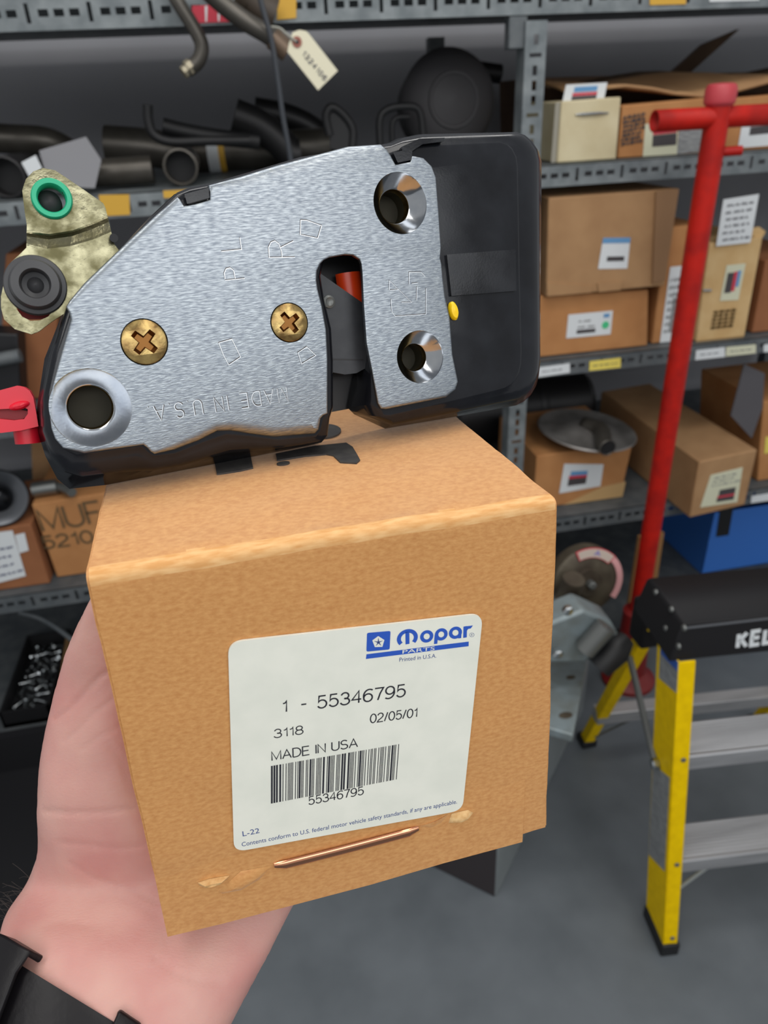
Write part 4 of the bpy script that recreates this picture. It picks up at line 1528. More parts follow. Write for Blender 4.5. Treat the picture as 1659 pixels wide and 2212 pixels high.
mb.tube(smooth_path([Vector((-0.01, 0.0, 0.018)), Vector((0.015, -0.05, 0.02)), e * 0.8 + Vector((0, 0, 0.004)), e], 4), 0.022, 20, False)
sp = mb.build('spout', PIPE, pan, solid=0.002)
mb = MB()
mb.lathe([(0.0205, 0), (0, 0)], frame(e + (Vector((0, 0, 0.02)) - e).normalized() * 0.004, *(lambda d: (d.orthogonal().normalized(), d.cross(d.orthogonal().normalized()).normalized(), d))((e - Vector((0.015, -0.05, 0.02))).normalized())), 20)
mb.build('spout_mouth', RUBBER, sp)
can = thing('canister', 'big dark canister lying in the shadow behind the dished pan', 'canister', Vector((0.84, 2.14, Z4)))
mb = MB()
mb.lathe([(0, -0.24), (0.085, -0.24), (0.10, -0.22), (0.104, 0), (0.10, 0.22), (0.085, 0.24), (0, 0.24)], Matrix.Translation((0, 0, 0.109)) @ Matrix.Rotation(PI / 2, 4, 'Y'), 40)
mb.build('canister_shell', PIPED, can)
mb = MB()
mb.lathe([(0.106, -0.012), (0.108, 0), (0.106, 0.012)], Matrix.Translation((0.06, 0, 0.109)) @ Matrix.Rotation(PI / 2, 4, 'Y'), 40)
mb.build('rolled_seam', PIPED, can)
FL, FRr = PZ(1489, 1119, Z4), PZ(1609, 1091, Z4)
ht = PY(1506, 998, FL.y).z
TR_, TB = PZ(1627, 959, ht), PZ(1481, 870, ht)
bd = (TB - TR_)
bd.z = 0
bd = bd.normalized() * 0.55
long_ = thing('carton', 'long brown carton set diagonally, its end jutting past the shelf edge', 'carton', (FL + FRr) * 0.5)
up = Vector((0, 0, ht - Z4))
mb = MB()
mb.hexa([FL + up, FRr + up, FRr, FL], [FL + up + bd, FRr + up + bd, FRr + bd, FL + bd])
mb.build('carton_body', CARD_A, long_, world=True, bevel=0.004, weld=True, angle=30)
nf = (FRr - FL).cross(Vector((0, 0, 1))).normalized()
FM = frame(FL, (FRr - FL).normalized(), Vector((0, 0, 1)), nf)
Lq = [FM @ Vector((*PL(x, y, FM)[:2], 0.0012)) for x, y in [(1535, 1026), (1604, 1009), (1592, 1084), (1512, 1096)]]
mb = MB()
mb.hexa(Lq, [p - nf * 0.001 for p in Lq])
o = mb.build('label', CREAM, long_, world=True, weld=True, smooth=False)
o['label'] = 'torn cream label with a black and red block'
block(o, Lq, 0.42, 0.88, 0.54, 0.72, LBLK)
block(o, Lq, 0.40, 0.88, 0.72, 0.78, LRED)
block(o, Lq, 0.40, 0.88, 0.78, 0.90, LBLK)
scribble(Lq, 3, o, seed=33, v0=0.08, v1=0.42, wd=0.0015, m=GREYL, nm='printed_line')
t, P = carton('brown carton at the right edge, beside the long diagonal carton', [(1650, 868), (1820, 846), (1800, 1046), (1627, 1076)], 1.64, 0.3, CARD_B, Z4)
sticker(t, [(1654, 944), (1690, 938), (1686, 975), (1651, 980)], 1.6385, YELLOW, 'yellow_patch')
mb = MB()
q = [PY(1606, 786, 1.632), PY(1650, 806, 1.630), PY(1645, 880, 1.622), PY(1622, 946, 1.612), PY(1577, 897, 1.62)]
mb.add(q, [(0, 1, 2, 3, 4)])
o = mb.build('rubber_sheet', GREYD, None, solid=0.004, smooth=False)
tag(o, 'dark grey rubber sheet leaning behind the long diagonal carton', 'sheet')

# ---- blue bin under the lowest right shelf
yb = 1.80
P = [PY(1566, 1000, yb), PY(1830, 972, yb), PY(1800, 1178, yb), PY(1518, 1221, yb)]
P[2].z = P[3].z = Z5
P[0].z = P[1].z = 0.30
bn = thing('storage_bin', 'blue plastic storage bin standing under the lowest right shelf', 'bin', (P[2] + P[3]) * 0.5)
mb = MB()
dep = Vector((0.0, 0.34, 0))
Q = [p + dep for p in P]
tk = 0.006
mb.hexa(P, [p + Vector((0, tk, 0)) for p in P])
mb.hexa([p - Vector((0, tk, 0)) for p in Q], Q)
for i, j in ((0, 3), (1, 2)):
    s = tk if i == 0 else -tk
    mb.hexa([P[i], P[i] + Vector((s, 0, 0)), P[j] + Vector((s, 0, 0)), P[j]], [Q[i], Q[i] + Vector((s, 0, 0)), Q[j] + Vector((s, 0, 0)), Q[j]])
mb.hexa([P[3] + Vector((0, 0, tk)), P[2] + Vector((0, 0, tk)), P[2], P[3]], [Q[3] + Vector((0, 0, tk)), Q[2] + Vector((0, 0, tk)), Q[2], Q[3]])
mb.build('bin_shell', BLUEB, bn, world=True, bevel=0.002)
sticker(bn, [(1556, 1098), (1585, 1094), (1574, 1156), (1547, 1160)], yb - 0.002, RUBBER, 'handle_slot', 'dark hand slot', th=0.001)

# ---- left bay: pipes on the upper shelf
def pipe(name, label, px, yy, r, m, cat='pipe', hollow_at=None, rests=False, group=None, n=20, zfix=False, lift=0.0, level=False):
    ys = yy if isinstance(yy, (list, tuple)) else [yy] * len(px)
    pts = [PY(x, y, v) for (x, y), v in zip(px, ys)]
    if level:
        pts = [Vector((pts[0].x, v, pts[0].z)) for v in ys]
    pth = smooth_path(pts, 5)
    for q_ in pth:
        if min(p.z for p in pts) > Z2 - 0.3 and zfix and q_.z < Z2 + r + 0.002 + lift:
            q_.z = Z2 + r + 0.002 + lift
    base = min(pth, key=lambda p: p.z)
    t = thing(name, label, cat, base.copy(), group)
    mb = MB()
    mb.tube(pth, r, n, hollow_at is None)
    mb.build('tube', m, t, world=True, solid=0 if hollow_at is None else 0.003)
    if hollow_at is not None:
        p = pth[0] if hollow_at == 0 else pth[-1]
        d = (pth[1] - pth[0]).normalized() if hollow_at == 0 else (pth[-2] - pth[-1]).normalized()
        a = d.orthogonal().normalized()
        mb = MB()
        mb.lathe([(r * 0.97, 0), (0, 0)], frame(p + d * 0.05, a, d.cross(a), d), n)
        mb.build('dark_mouth', RUBBER, t, world=True)
        mb = MB()
        mb.lathe([(r * 1.03, 0.004), (r * 1.05, 0.0), (r * 0.95, -0.001), (r * 0.93, 0.004)], frame(p, a, d.cross(a), d), n)
        mb.build('rim', m, t, world=True)
    return t


pipe('exhaust_pipe', 'thick bent exhaust pipe at the upper left edge, on top of the pile', [(-90, 292), (20, 300), (100, 306), (150, 330), (175, 365)], [1.90, 1.92, 1.92, 1.95, 2.0], 0.030, PIPE, zfix=True)
pipe('exhaust_pipe', 'exhaust pipe end opening towards the viewer at the far left, below the bent pipe', [(20, 418), (20, 418), (20, 418)], [1.63, 1.72, 1.83], 0.036, PIPED, hollow_at=0, level=True, zfix=True)
pipe('exhaust_pipe', 'dull grey pipe lying level right of the grey paper sheet', [(190, 375), (260, 371), (330, 366)], 1.72, 0.027, PIPE, zfix=True)
pipe('exhaust_pipe', 'wide pipe end opening towards the viewer just above the slanted edge of the latch', [(394, 386), (394, 386), (394, 386)], [1.66, 1.76, 1.88], 0.033, PIPE, hollow_at=0, level=True, zfix=True)
tp_ = pipe('exhaust_pipe', 'long dark pipe with a white and yellow band of tape', [(230, 312), (340, 322), (460, 350), (600, 388), (720, 420)], [1.99, 1.98, 1.97, 1.96, 1.95], 0.042, PIPE, zfix=True)
for x0, x1, m, nm in ((452, 476, WHITE, 'white_tape'), (476, 490, AMBER, 'yellow_tape')):
    xa_, xb_ = PY(x0, 350, 1.97).x, PY(x1, 350, 1.97).x
    zt_ = Z2 + 0.0445 + 0.0005
    a, b = Vector((xa_, 1.968, zt_)), Vector((xb_, 1.967, zt_))
    mb = MB()
    mb.tube([a, b], 0.0442, 24, False)
    mb.build(nm, m, tp_, world=True)
pipe('bent_rod', 'black rod with its end bent straight up, on the pipe pile', [(319, 226), (321, 262), (334, 292), (372, 306), (450, 304), (540, 304)], 1.73, 0.0095, RUBBER, 'rod', zfix=True)
pipe('bar', 'flat black bar lying along the bent rod', [(352, 272), (400, 284), (470, 296), (560, 306)], 1.775, 0.016, RUBBER, 'bar', zfix=True)
pipe('hose', 'thick dark hose behind the hanging black cable', [(506, 248), (560, 272), (610, 312), (650, 360)], 1.86, 0.034, PIPED, 'hose', zfix=True)
pipe('hose', 'second dark hose, right of the thick one', [(550, 238), (620, 252), (680, 282), (740, 340)], 2.07, 0.030, PIPED, 'hose', zfix=True)
t = pipe('bracket', 'crooked black steel bracket above the top edge of the latch plate', [(712, 292), (704, 252), (716, 232), (740, 246), (762, 280), (760, 330)], 1.75, 0.009, RUBBER, 'bracket', zfix=True)
mb = MB()
q = [PY(712, 244, 1.755), PY(745, 250, 1.755), PY(762, 285, 1.755), PY(752, 330, 1.755), PY(712, 320, 1.755)]
mb.add(q, [(0, 1, 2, 3, 4)])
mb.build('web_plate', RUBBER, t, world=True, solid=0.006, smooth=False)
pipe('handle', 'black looped handle standing up behind the latch', [(822, 330), (820, 262), (834, 238), (868, 230), (905, 238), (915, 300)], 1.78, 0.008, RUBBER, 'handle', zfix=True)
pipe('wire_clip', 'small black hooked wire inside the looped handle', [(848, 320), (847, 270), (858, 254), (884, 252)], 1.80, 0.006, RUBBER, 'clip', zfix=True)
c = PY(968, 300, 1.88)
t = thing('round_cover', 'round dark grey domed cover behind the black housing of the latch', 'cover', Vector((c.x, c.y, Z2)))
mb = MB()
mb.lathe([(0, -0.11), (0.10, -0.105), (0.108, 0), (0.112, 0.004), (0.110, 0.012), (0.090, 0.035), (0.05, 0.05), (0, 0.055)], Matrix.Translation((0, 0, 0.124)) @ Matrix.Rotation(PI / 2 - 0.1, 4, 'X'), 44)
mb.build('dome', mat('dark_grey_rubber', (62, 60, 62), 0.6), t)
mb = MB()
mb.lathe([(0.060, 0.046), (0.058, 0.052), (0.053, 0.052), (0.050, 0.049)], Matrix.Translation((0, 0, 0.124)) @ Matrix.Rotation(PI / 2 - 0.1, 4, 'X'), 44)
mb.build('raised_ring', mat('dark_grey_rubber', (62, 60, 62), 0.6), t)
pipe('hose', 'dark upright hose beside the dangling white paper tag', [(925, 330), (925, 240), (935, 170), (990, 150), (1080, 160)], [2.06] * 5, 0.022, PIPED, 'hose', zfix=True)
P = [PY(x, y, 2.03) for x, y in [(961, 163), (994, 168), (986, 221), (951, 218)]]
mb = MB()
mb.hexa(P, [p + Vector((0, 0.001, 0)) for p in P])
o = mb.build('paper_tag', WHITE, None, weld=True, smooth=False)
tag(o, 'small white paper tag hung on the dark upright hose', 'tag')
for u in (0.25, 0.5, 0.75):
    block(o, P, u - 0.04, u + 0.04, 0.1, 0.9, GREYL, 'printed_line')
P = [PY(x, y, v) for x, y, v in [(85, 326, 1.64), (186, 296, 1.66), (219, 346, 1.65), (205, 407, 1.63), (106, 402, 1.62)]]
mb = MB()
mb.add(P, [(0, 1, 2, 3, 4)])
o = mb.build('paper_sheet', GREYP, None, solid=0.002, smooth=False)
tag(o, 'plain grey paper sheet propped on the pipes at the left', 'sheet')
P = [PY(x, y, 1.618) for x, y in [(46, 351), (77, 335), (91, 364), (63, 382)]]
mb = MB()
mb.hexa(P, [p + Vector((0, 0.001, 0)) for p in P])
o = mb.build('paper_tag', WHITE, None, weld=True, smooth=False)
tag(o, 'small white tag left of the grey paper sheet', 'tag')

# ---- things hanging from the top shelf
t = pipe('metal_tube', 'bent thin metal tube hanging from the top shelf, left of the paper tag', [(352, -60), (382, 0), (420, 62), (436, 100), (428, 132), (404, 152)], 1.56, 0.0125, PIPE, 'tube')
mb = MB()
a, b = PY(414, 142, 1.56), PY(396, 158, 1.555)
mb.tube([a, a.lerp(b, 0.5), a.lerp(b, 0.55), b], [0.013, 0.0135, 0.0105, 0.0105], 8)
mb.build('end_fitting', mat('pale_fitting', (150, 142, 122), 0.45, 0.5), t, world=True)
t2 = pipe('metal_tube', 'thicker brown-black tube hanging from the top shelf, its end by the paper tag', [(420, -50), (470, 0), (530, 46), (580, 76), (618, 108)], 1.52, 0.0155, PIPE, 'tube')
mb = MB()
mb.tube([PY(588, 82, 1.52), PY(622, 112, 1.518)], 0.018, 16)
mb.build('end_collar', mat('rusty_collar', (110, 92, 76), 0.5, 0.4), t2, world=True)
t = pipe('roll', 'dark brown roll stored at the front edge of the top shelf', [(520, -20), (560, 18), (592, 36)], 1.568, 0.028, ROLLB, 'roll', hollow_at=2)
pipe('cable', 'thin black cable hanging down in front of the shelf behind the latch', [(548, -60), (566, 12), (586, 84), (600, 170), (611, 250), (622, 310), (634, 380)], 1.49, 0.0048, mat('black_cable', (50, 54, 60), 0.45), 'cable', n=10)
P = [PY(x, y, 1.500) for x, y in [(632, 70), (646, 64.5), (661, 67), (668, 74), (729.5, 153), (687, 195), (621, 112), (624.5, 92)]]
tg = thing('hang_tag', 'cream manila tag with stamped number, wired to the hanging tube', 'tag', PY(640, 90, 1.500))
mb = MB()
mb.add(P, [tuple(range(8))])
mb.build('tag_card', WALLDK, tg, world=True, solid=0.0008, smooth=False)
GM = frame(PY(621, 112, 1.4985), Vector((1, 0, 0)), Vector((0, 0, 1)), Vector((0, -1, 0)))
g2 = lambda x, y: Vector(PL(x, y, GM)[:2])
mb = MB()
letters(mb, '1324106', g2(651, 117), g2(700, 176), (g2(651, 117) - g2(660, 109)).length, 0.0002, 0.17, GM, gap=0.35)
mb.build('stamped_number', SCRIB, tg, world=True, smooth=False)
mb = MB()
c = PY(641.5, 90.5, 1.4985)
mb.lathe([(0.0085, 0.0), (0.0085, 0.0008), (0.0035, 0.0010)], Matrix.Translation(c) @ Matrix.Rotation(PI / 2, 4, 'X'), 24)
mb.build('reinforcing_ring', RUSTR, tg, world=True)
mb = MB()
mb.lathe([(0.0035, 0.0010), (0, 0.0009)], Matrix.Translation(c) @ Matrix.Rotation(PI / 2, 4, 'X'), 16)
mb.build('eyelet', RUBBER, tg, world=True)
mb = MB()
mb.tube(smooth_path([PY(586, 58, 1.503), PY(604, 61, 1.500), PY(620, 74, 1.497), PY(640, 90, 1.496)], 5), 0.0019, 8)
mb.build('tie_wire', WIREW, tg, world=True)

# ---- left bay, middle shelf
t, P = carton('tall narrow brown carton in the shadow behind the golden lever', [(12, 548), (134, 540), (126, 898), (10, 914)], 1.72, 0.25, CARD_E, Z3)
t, P = carton('black box on the middle left shelf, behind the red clip', [(-120, 716), (38, 722), (50, 902), (-120, 920)], 1.635, 0.07, BLKMAT, Z3, cat='box', name='black_box')
pipe('metal_tube', 'short grey tube lying across the front of the black box', [(-60, 790), (0, 776), (44, 768)], 1.61, 0.014, GALVD, 'tube')

# ---- left bay, lower shelf
WR = mat('pencil_writing', (92, 74, 48), 0.7)
t, P = carton('brown carton with large pencil writing, left of the held box', [(68, 1090), (310, 1052), (306, 1248), (131, 1272)], 1.655, 0.28, CARD_B, Z4)
mtop = P[0].z
WM = frame(PY(95, 1150, 1.6535), Vector((1, 0, 0)), Vector((0, 0, 1)), FW)
w2 = lambda x, y: Vector(PL(x, y, WM)[:2])
mb = MB()
letters(mb, 'MUF', w2(92, 1150), w2(228, 1129), (w2(95, 1150) - w2(98, 1100)).length, 0.0002, 0.10, WM)
letters(mb, '5210', w2(93, 1188), w2(206, 1172), (w2(95, 1185) - w2(97, 1156)).length, 0.0002, 0.14, WM)
mb.build('pencil_writing', WR, t, world=True, smooth=False)
t, P = carton('dark red-brown carton at the left edge with paper notes stuck on it', [(-170, 1165), (66, 1132), (114, 1275), (-120, 1310)], 1.632, 0.26, CARD_E, Z4)
ctop = P[1].z
o, N = sticker(t, [(-40, 1154), (27, 1146), (56, 1244), (-22, 1264)], 1.6295, WHITE, 'handwritten_note', 'white note with handwriting')
scribble(N, 4, o, seed=44, wd=0.0022, m=mat('blue_pen', (70, 74, 110), 0.7), v0=0.25, v1=0.95, amp=0.02)
o, N = sticker(t, [(32, 1156), (53, 1151), (62, 1189), (42, 1195)], 1.6295, WHITE, 'small_sticker', 'small white sticker')
c = PY(2, 1096, 1.655)
c.z = max(c.z, ctop + 0.068)
t = thing('headlamp_shell', 'round dark chrome dished part standing at the left edge above the notes', 'disc', Vector((c.x, c.y, ctop)))
vd = (EYE - c).normalized()
M = Matrix.Translation((0, 0, c.z - ctop)) @ frame(Vector(), vd.orthogonal().normalized(), vd.cross(vd.orthogonal().normalized()), vd)
mb = MB()
mb.lathe([(0, -0.05), (0.04, -0.045), (0.066, -0.004), (0.068, 0.002), (0.064, 0.005), (0.052, 0.0), (0.034, -0.012)], M, 44)
mb.build('outer_shell', mat('dark_chrome', (96, 98, 102), 0.3, 0.9), t)
mb = MB()
mb.lathe([(0.034, -0.012), (0.026, -0.002), (0.014, 0.006), (0, 0.009)], M, 36)
mb.build('centre_dome', mat('black_chrome', (40, 41, 44), 0.22, 0.8), t)
t = pipe('pipe_fitting', 'shiny grey pipe fitting lying on the pencil-marked carton', [(72, 1058), (96, 1054), (124, 1050)], 1.69, 0.018, mat('grey_fitting', (136, 138, 136), 0.3, 0.8), 'fitting')
mb = MB()
mb.tube([PY(122, 1050, 1.69), PY(140, 1054, 1.672), PY(156, 1064, 1.640)], 0.011, 14)
mb.build('side_branch', STEELG, t, world=True)
t, P = carton('brown carton at the back of the lower left shelf, behind the pipe fitting', [(66, 948), (320, 915), (320, 1080), (66, 1110)], 1.95, 0.25, CARD_A, Z4)

# ---- left bay, bottom: loose hardware
b0, b1 = PZ(22, 1560, 0.08), PZ(118, 1345, 0.08)
xb0, xb1, yb0, yb1 = b0.x - 0.10, b1.x + 0.20, b0.y, b0.y + 0.34
xb0, xb1 = b0.x - 0.02, b0.x + 0.108
tr = thing('parts_tray', 'dark open tray of loose bolts on the bottom left shelf', 'tray', Vector(((xb0 + xb1) / 2, (yb0 + yb1) / 2, Z5)))
mb = MB()
mb.box(xb0, xb1, yb0, yb1, Z5, Z5 + 0.012)
mb.box(xb0, xb0 + 0.006, yb0, yb1, Z5, Z5 + 0.055)
mb.box(xb1 - 0.006, xb1, yb0, yb1, Z5, Z5 + 0.055)
mb.box(xb0, xb1, yb0, yb0 + 0.006, Z5, Z5 + 0.055)
mb.box(xb0, xb1, yb1 - 0.006, yb1, Z5, Z5 + 0.055)
mb.build('tray_shell', RUBBER, tr, world=True)
bolt = thing('hex_bolt', 'shiny steel hex bolt lying loose in the dark tray', 'bolt', Matrix(), 'loose bolts in the tray')
mb = MB()
mb.lathe([(0, 0), (0.0085, 0), (0.0092, 0.001), (0.0092, 0.006), (0.0085, 0.007), (0, 0.007)], None, 6)
hd = mb.build('bolt_head', BRIGHT, bolt, smooth=False)
mb = MB()
mb.lathe([(0.0048, 0.007), (0.0048, 0.036), (0.004, 0.038), (0, 0.038)], None, 12)
sh = mb.build('shank', BRIGHT, bolt)
rnd = random.Random(12)
first = True
for i in range(5):
    for j in range(10):
        if first:
            r_, kids = bolt, None
        else:
            r_ = bolt.copy()
            COL.objects.link(r_)
            for ch in (hd, sh):
                cc_ = ch.copy()
                COL.objects.link(cc_)
                cc_.parent = r_
        first = False
        M = Matrix.Translation((xb0 + 0.018 + (i + 0.5) * 0.0205 + rnd.uniform(-.003, .003), yb0 + 0.020 + (j + 0.35) * 0.0305, Z5 + 0.0225)) @ Matrix.Rotation(rnd.uniform(0, 6.28), 4, 'Z') @ Matrix.Rotation(PI / 2 + rnd.uniform(-0.3, 0.3), 4, 'X') @ Matrix.Scale(rnd.uniform(0.6, 0.85), 4) @ Matrix.Translation((0, 0, -0.019))
        r_.matrix_world = M
a, b = PZ(122, 1372, Z5 + 0.075), PZ(96, 1530, Z5 + 0.075)
mb = MB()
sd = Vector((0.013, 0, 0))
hz = Vector((0, 0, 0.06))
mb.hexa([a - sd, a + sd, b + sd, b - sd], [a - sd - hz, a + sd - hz, b + sd - hz, b - sd - hz])
o = mb.build('wooden_block', WOOD, None, weld=True, bevel=0.002)
o.location = (0.035, 0, -0.0145)
tag(o, 'pale wooden batten lying beside the tray of bolts', 'batten')
pipe('bent_rod', 'thin dark rod slanting over the wooden batten', [(40, 1322), (96, 1340), (160, 1386), (220, 1450)], [1.75, 1.75, 1.72, 1.7], 0.007, GALVD, 'rod')
q0, q1 = PZ(-260, 1990, 0.0), PZ(120, 1660, 0.0)
cr = thing('black_crate', 'black plastic crate on the floor at the left, behind the wrist', 'crate', Vector((-0.62, 1.26, 0.0)))
mb = MB()
cx0, cx1, cy0, cy1, hz = -0.95, -0.42, 0.92, 1.52, 0.13
mb.box(cx0, cx1, cy0, cy1, 0.0, 0.012)
for bx in ((cx0, cx0 + 0.012, cy0, cy1), (cx1 - 0.012, cx1, cy0, cy1), (cx0, cx1, cy0, cy0 + 0.012), (cx0, cx1, cy1 - 0.012, cy1)):
    mb.box(*bx, 0.0, hz)
mb.build('crate_shell', BLKMAT, cr, world=True)
mb = MB()
mb.box(cx0 - 0.012, cx1 + 0.012, cy0 - 0.012, cy0, hz - 0.02, hz)
mb.box(cx0 - 0.012, cx1 + 0.012, cy1, cy1 + 0.012, hz - 0.02, hz)
mb.box(cx1, cx1 + 0.012, cy0, cy1, hz - 0.02, hz)
mb.box(cx0 - 0.012, cx0, cy0, cy1, hz - 0.02, hz)
mb.build('crate_rim', BLKMAT, cr, world=True)

# ================================================================ red T-handled post
px_, py_ = 0.953, 1.45
post = thing('red_post', 'red painted steel post with a T-handle, standing in front of the right shelves', 'post', Vector((px_, py_, 0)))
zc = PY(1556, 224, py_).z
ztop_ = PY(1556, 180, py_).z
mb = MB()
mb.lathe([(0.0235, 0.10), (0.0235, zc)], T(px_, py_), 36)
mb.build('tube', REDP, post, world=True)
mb = MB()
mb.lathe([(0.024, zc - 0.004), (0.0285, zc), (0.0295, zc + 0.004), (0.0295, ztop_ - 0.010), (0.026, ztop_ - 0.002), (0.02, ztop_), (0, ztop_ + 0.001)], T(px_, py_), 36)
mb.build('cap', PINKP, post, world=True)
zb = PY(1545, 254, py_).z
a, b = PY(1413, 264, py_), PY(1760, 226, py_)
a.z = b.z = zb
mb = MB()
mb.tube([a, b], 0.0195, 28, False)
bar = mb.build('cross_handle', REDP, post, world=True, solid=0.003)
mb = MB()
mb.lathe([(0.018, 0), (0, 0)], frame(a + Vector((0.03, 0, 0)), Vector((0, 1, 0)), Vector((0, 0, 1)), Vector((1, 0, 0))), 24)
mb.build('open_end', RUBBER, bar, world=True)
mb = MB()
mb.tube([PY(1560, 328, py_ - 0.005), PY(1603, 325, py_ - 0.02)], 0.009, 16)
mb.build('side_pin', REDP, post, world=True, angle=50)
mb = MB()
mb.lathe([(0, 0.0), (0.075, 0.0), (0.075, 0.012), (0.06, 0.02), (0.045, 0.04), (0.04, 0.25), (0.024, 0.256)], T(px_, py_), 40)
mb.build('base', MAROON, post, world=True)
b1_, b2_ = PY(1384, 1148, 1.565), PY(1437, 1138, 1.565)
mb = MB()
b3_, b4_ = PY(1410, 1330, 1.565), PY(1352, 1338, 1.565)
b3_.z = b4_.z = 0.02
q = [b1_, b2_, b3_, b4_]
mb.hexa(q, [p + Vector((0, 0.012, 0)) for p in q])
o = mb.build('timber_stake', mat('brown_slat', (150, 108, 62), 0.75), None, weld=True)
o.location.z = -0.0195
tag(o, 'narrow brown timber stake standing behind the foot of the red post', 'stake')

# ================================================================ yellow step ladder
lad = thing('step_ladder', 'yellow fibreglass step ladder with black top and aluminium steps', 'ladder', Vector((0.86, 0.97, 0)))
ex_ = Vector((0.99, -0.10, 0)).normalized()
ey_ = Vector((0.10, 0.99, 0)).normalized()
zcap = 0.76
cf = PZ(1482, 1346, zcap)
cbk = PZ(1398, 1248, zcap)
LWID = 0.40


def rail(name, foot, top, flw, web, m, side):
    """C-channel rail: front flange and a web running back on the outer side"""
    mb = MB()
    s = 1 if side > 0 else -1
    for p0, p1, t in ((foot, top, 0.004),):
        a, b = ex_ * flw * s, ey_ * web
        mb.hexa([p1, p1 + a, p0 + a, p0], [p1 + ey_ * t, p1 + a + ey_ * t, p0 + a + ey_ * t, p0 + ey_ * t])
        w_ = ex_ * t * s
        mb.hexa([p1, p1 + w_, p0 + w_, p0], [p1 + b, p1 + w_ + b, p0 + w_ + b, p0 + b])
        mb.hexa([p1 + b - ey_ * t, p1 + b + a - ey_ * t, p0 + b + a - ey_ * t, p0 + b - ey_ * t], [p1 + b, p1 + a + b, p0 + a + b, p0 + b])
    return mb.build(name, m, lad, world=True, weld=True, bevel=0.0012, angle=30)


f0 = PZ(1432, 2050, 0.022)
f1 = PZ(1466, 1432, 0.69)
r1 = rail('front_rail', f0, f1, 0.029, 0.080, YELR, 1)
fr0, fr1 = f0 + ex_ * (LWID + 0.06), f1 + ex_ * LWID
rail('front_rail', fr0, fr1, 0.029, 0.080, YELR, -1)
for p in (f0, fr0):
    s = 1 if p is f0 else -1
    mb = MB()
    q = [p + Vector((0, 0, 0.012)) - ex_ * 0.003 * s - ey_ * 0.003, p + Vector((0, 0, 0.012)) + ex_ * 0.033 * s - ey_ * 0.003]
    lo = [Vector((v.x, v.y, 0.0)) for v in q]
    bk = ey_ * 0.088
    mb.hexa([q[0], q[1], lo[1], lo[0]], [q[0] + bk, q[1] + bk, lo[1] + bk, lo[0] + bk])
    mb.build('rubber_foot', RUBBER, lad, world=True, weld=True, bevel=0.002)


def along(z):
    t = (z - f0.z) / (f1.z - f0.z)
    return f0.lerp(f1, t), fr0.lerp(fr1, t)


# rivets down the front flange
for z_, (x, y) in ((0.245, (1463, 1854)), (0.49, (1478, 1608)), (0.03, (1452, 2025))):
    pa, _ = along(z_ + 0.0)
    c = pa + ex_ * 0.018 - ey_ * 0.0005
    c = Vector((c.x, c.y, z_ if z_ > 0.1 else 0.05))
    pa, _ = along(c.z)
    c = pa + ex_ * 0.018 - ey_ * 0.0003
    mb = MB()
    mb.lathe([(0.0048, 0.0), (0.0044, 0.0018), (0.0025, 0.0026), (0, 0.0028)], frame(c, ex_, Vector((0, 0, 1)), -ey_), 18)
    mb.build('rivet', STEELG, r1, world=True)
# stickers on the web of the near rail
WMt = frame(f0, ey_, (f1 - f0).normalized(), -ex_)


def websticker(px, m, nm, lab):
    q = [WMt @ Vector((*PL(x, y, WMt)[:2], 0.0008)) for x, y in px]
    mb = MB()
    mb.hexa(q, [p + ex_ * 0.0006 for p in q])
    o = mb.build(nm, m, r1, world=True, weld=True, smooth=False)
    o['label'] = lab
    return o, q


o, q = websticker([(1428, 1386), (1466, 1430), (1462, 1497), (1424, 1464)], GREYL, 'warning_sticker', 'grey printed sticker with a blue top')
mb = MB()
qq = [bil(q, 0.05, 0.06), bil(q, 0.98, 0.02), bil(q, 0.98, 0.30), bil(q, 0.05, 0.30)]
mb.hexa([p - ex_ * 0.0006 for p in qq], qq)
mb.build('blue_block', BLUEL, o, world=True, weld=True, smooth=False)
websticker([(1411, 1650), (1447, 1680), (1436, 1882), (1402, 1846)], GREYL, 'warning_sticker', 'long grey printed sticker')
# steps
for z_ in (0.245, 0.49):
    pa, pb = along(z_)
    mb = MB()
    xa, xb = pa + ex_ * 0.0045 + ey_ * 0.0045, pb - ex_ * 0.0045 + ey_ * 0.0045
    prof = [(0.0, -0.030), (-0.002, -0.030), (-0.002, 0.000), (0.000, 0.003)]
    for k in range(10):
        prof += [(0.004 + k * 0.0068, 0.003), (0.0055 + k * 0.0068, 0.0012), (0.0088 + k * 0.0068, 0.0012), (0.0102 + k * 0.0068, 0.003)]
    prof += [(0.0745, 0.003), (0.0745, -0.030), (0.072, -0.030), (0.072, -0.002), (0.003, -0.002)]
    mb.loft([[p0 + ey_ * v + Vector((0, 0, h)) for v, h in prof] for p0 in (xa, xb)], False, False)
    mb.build('step', ALU, lad, world=True, smooth=False, weld=True)
# black moulded top
cw = ex_ * (LWID + 0.012)
cd = Vector((cbk.x - cf.x, cbk.y - cf.y, 0))
dpt = cd.dot(ey_)
A0 = cf - ex_ * 0.004
rings = []
for ins, z_, grow in ((0.000, zcap - 0.072, 0.016), (0.0, zcap - 0.006, 0.004), (0.003, zcap - 0.001, 0.0), (0.008, zcap, -0.004)):
    g_ = grow
    a = Vector((A0.x, A0.y, z_)) - ex_ * g_ - ey_ * g_ * 0.4
    rings.append([a, a + cw + ex_ * 2 * g_, a + cw + ex_ * 2 * g_ + ey_ * (dpt + g_ * 1.0), a + ey_ * (dpt + g_ * 1.0)])
mb = MB()
mb.loft(rings, True, True)
capo = mb.build('top_cap', CAPB, lad, world=True, weld=True, bevel=0.004, bseg=3, angle=40)
